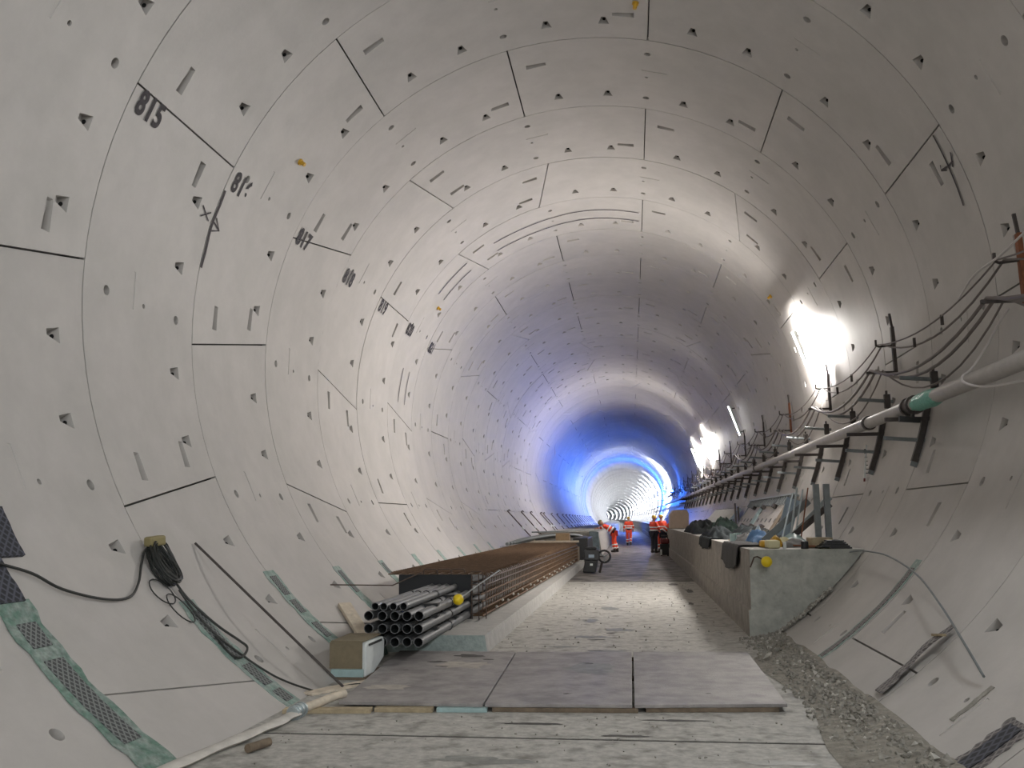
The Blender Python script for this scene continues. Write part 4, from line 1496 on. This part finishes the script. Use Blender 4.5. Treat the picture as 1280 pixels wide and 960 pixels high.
# beige block and board farther back
tag(link('beige_block', MB().prism([(2.10, BT + .002), (2.86, BT + .002), (2.88, 1.74), (2.78, 1.90), (2.26, 1.90), (2.13, 1.74)], 39.0, 41.0), 'beige', bevel=.03), 'large beige foam block standing on the far part of the right bench', 'block')
bd = thing('leaning_board', 'pale board with a bluish edge leaning on the right wall behind the tarpaulins', 'board', (3.3, 31, BT))
link('board', MB().add([(2.75, 32.5, BT + .004), (3.25, 29.0, BT + .004), (3.85, 29.0, 1.82), (3.45, 33.2, 1.82), (2.78, 32.5, BT + .004), (3.28, 29.0, BT + .004), (3.88, 29.0, 1.80), (3.48, 33.2, 1.80)], [(0, 1, 2, 3), (7, 6, 5, 4), (0, 4, 5, 1), (1, 5, 6, 2), (2, 6, 7, 3), (3, 7, 4, 0)]), 'curb', bd)
link('edge_trim', MB().beam((3.25, 28.97, BT + .03), (3.85, 28.97, 1.82), .09, .06, (0, 1, 0)), 'bluegrey', bd)
for x, z in ((3.5, 1.95), (3.58, 1.85)):
    tag(link('prop', MB().beam((x - .02, 26.9, BT + .002), (x, 27.2, z), .05, .05, (0, 1, 0)), 'steel_dark'), 'dark upright prop behind the formwork panel, ' + ('taller one' if z > 1.9 else 'shorter one'), 'prop')
# dark red machine beside the standing workers
rm = thing('floor_machine', 'dark red machine on a black base beside the standing workers', 'machine', (1.88, 39.5, 0))
link('base', MB().box(1.66, 2.04, 39.2, 39.8, .05, .50), 'black', rm, bevel=.03)
link('hood', MB().box(1.68, 2.04, 39.25, 39.8, .50, .72), 'darkred', rm, bevel=.05)
link('handle', MB().tube([(1.72, 39.3, .72), (1.72, 39.15, .85), (1.98, 39.15, .85), (1.98, 39.3, .72)], .02, 6), 'steel_dark', rm)
link('tag', MB().box(1.66, 1.73, 39.17, 39.19, .05, .28), 'white', rm)
for x in (1.72, 1.98):
    link('wheel', MB().tube([(x - .03, 39.5, .06), (x + .03, 39.5, .06)], .06, 12), 'rubber', rm)


# ------------------------------------------------------------------ people
def skin_mesh(chains, levels=1):
    """chains: list of dict(v=[...], e=[...], r=[...]); each chain its own rooted skin"""
    me = bpy.data.meshes.new('skin_tmp')
    V, E, RR, roots = [], [], [], []
    for ch in chains:
        o = len(V)
        V += ch['v']
        E += [(a + o, b_ + o) for a, b_ in ch['e']]
        RR += ch['r']
        roots.append(o)
    me.from_pydata(V, E, [])
    ob = bpy.data.objects.new('skin_tmp', me)
    COL.objects.link(ob)
    ob.modifiers.new('skin', 'SKIN')
    if not me.skin_vertices:
        bpy.context.view_layer.objects.active = ob
    sv = me.skin_vertices[0].data
    for i, r in enumerate(RR):
        sv[i].radius = (r, r) if not isinstance(r, tuple) else r
        sv[i].use_root = i in roots
    s = ob.modifiers.new('sub', 'SUBSURF')
    s.levels = s.render_levels = levels
    dg = bpy.context.evaluated_depsgraph_get()
    ev = ob.evaluated_get(dg).to_mesh()
    mb = MB().add([v_.co.copy() for v_ in ev.vertices], [tuple(p.vertices) for p in ev.polygons])
    ob.evaluated_get(dg).to_mesh_clear()
    bpy.data.objects.remove(ob)
    return mb


def person(label, loc, rz, J, helmet='helmet_y', top='orange', legs='orange', scale=1.0, face=Vector((0, 1, 0)), bands=True, vest_dark=False):
    """J: joint positions (metres, facing +y): pel, chest, neck, head, shL elL wrL shR elR wrR hipL knL anL hipR knR anR"""
    J = {k: Vector(v_) * scale for k, v_ in J.items()}
    root = thing('person', label, 'person', loc, rz)
    s = scale
    names = ['pel', 'waist', 'chest', 'neck', 'head', 'shL', 'elL', 'wrL', 'haL', 'shR', 'elR', 'wrR', 'haR', 'hipL', 'knL', 'anL', 'toL', 'hipR', 'knR', 'anR', 'toR']
    J['waist'] = J['pel'].lerp(J['chest'], .5)
    face = face.normalized()
    for sd in 'LR':
        d = (J['wr' + sd] - J['el' + sd]).normalized()
        J['ha' + sd] = J['wr' + sd] + d * .07 * s
        J['to' + sd] = J['an' + sd] + (J.get('foot' + sd, Vector((0, .17, -.05)))) * s + Vector((0, 0, 0))
    idx = {n: i for i, n in enumerate(names)}
    E = [('pel', 'waist'), ('waist', 'chest'), ('chest', 'neck'), ('neck', 'head')]
    for sd in 'LR':
        E += [('chest', 'sh' + sd), ('sh' + sd, 'el' + sd), ('el' + sd, 'wr' + sd), ('wr' + sd, 'ha' + sd), ('pel', 'hip' + sd), ('hip' + sd, 'kn' + sd), ('kn' + sd, 'an' + sd), ('an' + sd, 'to' + sd)]
    rad = dict(pel=(.15, .12), waist=(.14, .11), chest=(.155, .125), neck=(.06, .06), head=(.075, .085))
    for sd in 'LR':
        rad.update({'sh' + sd: (.07, .07), 'el' + sd: (.045, .045), 'wr' + sd: (.03, .03), 'ha' + sd: (.038, .02), 'hip' + sd: (.095, .095), 'kn' + sd: (.062, .062), 'an' + sd: (.042, .042), 'to' + sd: (.04, .03)})
    body = dict(v=[tuple(J[n]) for n in names], e=[(idx[a], idx[b_]) for a, b_ in E], r=[(rad[n][0] * s, rad[n][1] * s) for n in names])
    chains = [body]
    for sd in 'LR':
        d = (J['wr' + sd] - J['el' + sd]).normalized()
        q = d.cross(face)
        if q.length < .2:
            q = d.cross(Vector((1, 0, 0)))
        q.normalize()
        w2 = q.cross(d)
        for fi, ln in enumerate((.075, .085, .08, .065)):
            b0 = J['ha' + sd] + q * (.027 - .018 * fi) * s
            p1 = b0 + d * .035 * s
            p2 = p1 + (d * .8 + w2 * .5).normalized() * ln * .5 * s
            p3 = p2 + (d * .4 + w2 * .9).normalized() * ln * .4 * s
            chains.append(dict(v=[tuple(b0), tuple(p1), tuple(p2), tuple(p3)], e=[(0, 1), (1, 2), (2, 3)], r=[(.009 * s,) * 2] * 4))
        t0 = J['wr' + sd] + d * .03 * s + q * .03 * s
        chains.append(dict(v=[tuple(t0), tuple(t0 + (d * .5 + q * .7) * .04 * s), tuple(t0 + (d * .9 + q * .6) * .07 * s)], e=[(0, 1), (1, 2)], r=[(.010 * s,) * 2] * 3))
    mb = skin_mesh(chains)
    # head with face
    up = (J['head'] - J['neck']).normalized()
    fw = (face - up * face.dot(up)).normalized()
    rt = fw.cross(up)
    hc = J['head'] + up * .03 * s
    v = []
    nu, nv = 16, 12
    for i in range(nv + 1):
        a = math.pi * i / nv
        for j in range(nu):
            t = 2 * math.pi * j / nu
            x, y, z = math.sin(a) * math.sin(t), math.sin(a) * math.cos(t), math.cos(a)
            yy = .098 * y
            if y > .8 and -.35 < z < .1:
                yy += .028 * max(0, 1 - abs(x) / .25)           # nose
            if y > .5 and z < -.45:
                yy += .012                                      # chin
            if y > .8 and .1 < z < .35:
                yy -= .006
            v.append(hc + (rt * .076 * x * (1 - .18 * max(0, -z)) + fw * yy + up * .118 * z) * s)
    mb.add(v, [(i * nu + j, (i + 1) * nu + j, (i + 1) * nu + (j + 1) % nu, i * nu + (j + 1) % nu) for i in range(nv) for j in range(nu)])
    for sgn in (-1, 1):   # ears
        c_ = hc + rt * .078 * sgn * s - fw * .005 * s
        mb.ball(c_, .03 * s, 8, 6, sc=(.4, .7, 1))
    bo = link('body', mb, 'skin', root, local=True, smooth=True)
    for sgn in (-1, 1):
        link('eye', MB().ball(hc + (rt * .03 * sgn + fw * .092 + up * .012) * s, .011 * s, 8, 6), 'eye', root, local=True)
    link('mouth', MB().beam(hc + (rt * -.022 + fw * .093 - up * .055) * s, hc + (rt * .022 + fw * .093 - up * .055) * s, .008 * s, .008 * s), 'darkred', root, local=True)
    # hair and hard hat
    hv, hf = [], []
    for i in range(7):
        a = math.pi / 2 * i / 6
        for j in range(16):
            t = 2 * math.pi * j / 16
            hv.append(hc + up * .03 * s + (rt * .105 * math.cos(t) + fw * .128 * math.sin(t)) * math.sin(a) * s + up * .118 * math.cos(a) * s)
    for j in range(16):
        t = 2 * math.pi * j / 16
        br = 1.18 + (.28 if math.sin(t) > .5 else 0)
        hv.append(hc + up * .022 * s + (rt * .105 * math.cos(t) + fw * .128 * math.sin(t)) * br * s)
    hf = [(i * 16 + j, (i + 1) * 16 + j, (i + 1) * 16 + (j + 1) % 16, i * 16 + (j + 1) % 16) for i in range(7) for j in range(16)]
    link('hard_hat', MB().add(hv, hf), helmet, root, local=True, smooth=True)
    hair = MB().ball(hc - fw * .012 * s + up * .0 * s, .1 * s, 12, 8, sc=(.82, .95, .95))
    hair.v = [tuple(Vector(p) - fw * .012 * s) for p in hair.v if True]
    # clothing: jacket and trousers as looser sleeves round the same bones
    def cloth(ns, es, rr):
        ix = {n: i for i, n in enumerate(ns)}
        return skin_mesh([dict(v=[tuple(J[n]) for n in ns], e=[(ix[a], ix[b_]) for a, b_ in es], r=[(r_[0] * s, r_[1] * s) for r_ in rr])])
    J['nk'] = J['neck'].lerp(J['chest'], .25)
    for sd in 'LR':
        J['cuff' + sd] = J['wr' + sd].lerp(J['el' + sd], .06)
        J['hem' + sd] = J['an' + sd].lerp(J['kn' + sd], .10)
    jk = cloth(['pel', 'waist', 'chest', 'nk', 'shL', 'elL', 'cuffL', 'shR', 'elR', 'cuffR'],
               [('pel', 'waist'), ('waist', 'chest'), ('chest', 'nk'), ('chest', 'shL'), ('shL', 'elL'), ('elL', 'cuffL'), ('chest', 'shR'), ('shR', 'elR'), ('elR', 'cuffR')],
               [(.185, .15), (.175, .145), (.19, .155), (.085, .085), (.095, .095), (.068, .068), (.052, .052), (.095, .095), (.068, .068), (.052, .052)])
    link('jacket', jk, top, root, local=True, smooth=True)
    tr = cloth(['pel', 'hipL', 'knL', 'hemL', 'hipR', 'knR', 'hemR'], [('pel', 'hipL'), ('hipL', 'knL'), ('knL', 'hemL'), ('pel', 'hipR'), ('hipR', 'knR'), ('knR', 'hemR')],
               [(.17, .14), (.115, .115), (.088, .088), (.078, .078), (.115, .115), (.088, .088), (.078, .078)])
    link('trousers', tr, legs, root, local=True, smooth=True)

    def band(a, b_, t, r, wd=.05, m_='band', ell=None):
        p = a.lerp(b_, t)
        d = (b_ - a).normalized()
        x = d.cross(Vector((0, 0, 1)) if abs(d.z) < .8 else face).normalized()
        y = d.cross(x).normalized()
        v = []
        n = 16
        for q, rr in ((-1, r), (1, r)):
            for j in range(n):
                an = 2 * math.pi * j / n
                v.append(p + d * q * wd / 2 * s + (x * math.cos(an) * (ell or 1) + y * math.sin(an)) * rr * s)
        mb = MB().add(v, [(j, (j + 1) % n, n + (j + 1) % n, n + j) for j in range(n)])
        link('reflective_band', mb, m_, root, local=True, smooth=True, fix=False)
    if bands:
        for sd in 'LR':
            band(J['sh' + sd], J['el' + sd], .72, .086)
            band(J['el' + sd], J['wr' + sd], .45, .068)
            if legs == 'orange':
                band(J['kn' + sd], J['an' + sd], .35, .094)
                band(J['kn' + sd], J['an' + sd], .72, .090)
        band(J['pel'], J['chest'], .35, .19, .06, ell=1.12)
        band(J['pel'], J['chest'], .72, .19, .06, ell=1.12)
        band(J['pel'], J['chest'], .10, .185, .10, 'navy', ell=1.12)
    for sd in 'LR':
        a, t_ = J['an' + sd], J['to' + sd]
        d = (t_ - a)
        d.z = 0
        d.normalize()
        zf = -.0
        mb = MB().tube([a - d * .06 * s + Vector((0, 0, -.035 * s)), a + d * .02 * s + Vector((0, 0, -.035 * s)), t_ + Vector((0, 0, .01 * s))], [.05 * s, .058 * s, .045 * s], 10)
        mb.tube([a + Vector((0, 0, -.03 * s)), a + Vector((0, 0, .12 * s))], .06 * s, 10)
        link('boot', mb, 'boot', root, local=True, smooth=True)
    return root


ST = dict(pel=(0, 0, .95), chest=(0, 0, 1.30), neck=(0, .01, 1.48), head=(0, .03, 1.60),
          shL=(-.19, 0, 1.40), elL=(-.25, -.02, 1.13), wrL=(-.25, .08, .90), shR=(.19, 0, 1.40), elR=(.25, -.02, 1.13), wrR=(.25, .08, .90),
          hipL=(-.10, 0, .90), knL=(-.11, .03, .50), anL=(-.12, -.02, .095), hipR=(.10, 0, .90), knR=(.11, .03, .50), anR=(.12, -.02, .095))


def pose(**kw):
    d = dict(ST)
    d.update(kw)
    return d


# worker bending over the end of the left bench (faces -x)
person('worker in orange hi-vis suit bending over the left bench, olive helmet', (-.32, 44.2, 0), math.radians(90),
       pose(chest=(0, .36, 1.18), neck=(0, .50, 1.28), head=(0, .60, 1.36), shL=(-.19, .44, 1.24), elL=(-.22, .60, 1.14), wrL=(-.16, .78, 1.12), shR=(.19, .44, 1.24), elR=(.22, .62, 1.14), wrR=(.16, .80, 1.12),
            knL=(-.12, .06, .50), anL=(-.13, .0, .095), knR=(.12, .0, .50), anR=(.16, -.12, .095)), 'helmet_b', face=Vector((0, .75, -.5)))
# worker walking away down the middle
person('worker in orange suit walking away down the middle of the tunnel', (.30, 55.2, 0), 0,
       pose(knL=(-.10, .10, .51), anL=(-.10, .12, .095), knR=(.10, -.02, .50), anR=(.10, -.22, .12), elL=(-.27, -.05, 1.14), wrL=(-.30, .05, .92), elR=(.27, .0, 1.14), wrR=(.28, .12, .93)), 'helmet_y', scale=.95)
# two standing workers on the right, one in front of the other
person('left of two workers standing side by side at the right, yellow helmet', (1.50, 43.0, 0), math.radians(-50),
       pose(wrL=(-.12, .26, 1.05), wrR=(.12, .26, 1.08), elL=(-.27, .06, 1.14), elR=(.27, .06, 1.14)), 'helmet_y', legs='navy', scale=.96)
person('right of two workers standing side by side, taller, yellow helmet', (1.87, 43.6, 0), math.radians(20),
       pose(elL=(-.27, .04, 1.14), wrL=(-.16, .25, 1.05)), 'helmet_y', scale=.98)
# worker reaching over the right bench
person('worker reaching over the right bench with a striped orange sleeve', (1.86, 41.3, 0), math.radians(-85),
       pose(chest=(0, .26, 1.24), neck=(0, .36, 1.38), head=(0, .42, 1.49), shL=(-.19, .30, 1.32), elL=(-.22, .52, 1.28), wrL=(-.16, .74, 1.24), shR=(.19, .30, 1.32), elR=(.2, .54, 1.28), wrR=(.12, .78, 1.24)), 'helmet_w', legs='navy', top='orange', scale=.95)


# ------------------------------------------------------------------ lamps
def lamp_tube(y, power, wash, colr, label):
    root = thing('tube_lamp', label, 'lamp', (bend(y) + 4.3, y, AXZ), group='fluorescent tubes on the right wall')
    a, b_ = W(69.5, y, R - .26), W(83.5, y, R - .16)
    link('tube', MB().tube([a, b_], .019, 10), 'tube_on', root, smooth=True)
    n = (W(76.5, y, R - .2) - W(76.5, y, R)).normalized()
    link('batten', MB().beam(a - n * .05, b_ - n * .05, .07, .03, (0, 1, 0)), 'white', root)
    for t in (.1, .9):
        p = a.lerp(b_, t) - n * .06
        link('stand_off', MB().beam(p, p - n * .13, .03, .03, (0, 1, 0)), 'steel_dark', root)
    for pw_, sg in ((power, 1), (wash, -1)):     # light into the tunnel, and light onto the wall behind the tube
        if not pw_:
            continue
        ld = bpy.data.lights.new('tube_light', 'AREA')
        ld.shape = 'RECTANGLE'
        ld.size, ld.size_y = .10, 1.1
        ld.energy = pw_
        ld.color = colr
        lo = bpy.data.objects.new('tube_light', ld)
        COL.objects.link(lo)
        lo.rotation_mode = 'QUATERNION'
        lo.rotation_quaternion = (n * sg).to_track_quat('-Z', 'Y')
        lo.parent = root
        lo.location = a.lerp(b_, .5) + n * (.05 if sg > 0 else -.075) - root.location


for i, (y, pw, pb, cl) in enumerate(LAMPS):
    lamp_tube(y, pw, pb, cl, ['fluorescent tube farthest behind the camera', 'fluorescent tube second farthest behind the camera', 'fluorescent tube some way behind the camera', 'fluorescent tube on the right wall just outside the frame', 'bright tube at the near glare on the right wall', 'dimmer lit tube between the two wall glares', 'first bright tube at the big far glare', 'second bright tube at the big far glare'][i])


def lamp_far(y, power, inward, i):
    x = bend(y)
    root = thing('distant_lamp', 'distant floodlight on the right wall, %s going back' % GL[i].replace('nearest', 'first'), 'lamp', (x + 4.1, y, 4.6), group='distant lamps on the right wall')
    link('housing', MB().box(x + 4.05, x + 4.35, y - .3, y + .3, 4.35, 4.95), 'machine', root)
    link('glass', MB().box(x + 4.03, x + 4.049, y - .28, y + .28, 4.38, 4.92), 'flood_on', root)
    for pw_, dr, of in ((power, (1, .25, .1), (-1.3, 0, .3)), (inward, (-1, .3, .1), (-.25, 0, .1))):
        if not pw_:
            continue
        ld = bpy.data.lights.new('distant_light', 'AREA')
        ld.shape = 'RECTANGLE'
        ld.size, ld.size_y = 1.2, 1.6
        ld.energy = pw_
        ld.color = (.74, .84, 1)
        lo = bpy.data.objects.new('distant_light', ld)
        COL.objects.link(lo)
        lo.rotation_mode = 'QUATERNION'
        lo.rotation_quaternion = Vector(dr).normalized().to_track_quat('-Z', 'Y')
        lo.parent = root
        lo.location = Vector(of)


for i, (y, pw, pin) in enumerate(FAR_LAMPS):
    lamp_far(y, pw, pin, i)
for i, (y, pw) in enumerate(BLUES):
    x = bend(y)
    root = thing('blue_beacon', 'blue beacon lamp on the right wall, ' + ('nearer one' if i == 0 else 'farther one'), 'lamp', (x + 3.9, y, 3.6))
    link('lens', MB().ball((x + 3.9, y, 3.7), .09, 12, 8), 'blue_on', root, smooth=True)
    link('base', MB().box(x + 3.8, x + 4.0, y - .1, y + .1, 3.52, 3.6), 'black', root)
    link('arm', MB().beam((x + 3.95, y, 3.55), (x + 4.48, y, 3.55), .04, .04), 'steel_dark', root)
    ld = bpy.data.lights.new('blue_light', 'POINT')
    ld.energy = pw
    ld.color = (.03, .16, 1)
    ld.shadow_soft_size = .2
    lo = bpy.data.objects.new('blue_light', ld)
    COL.objects.link(lo)
    lo.parent = root
    lo.location = Vector((-.3, 0, .1))
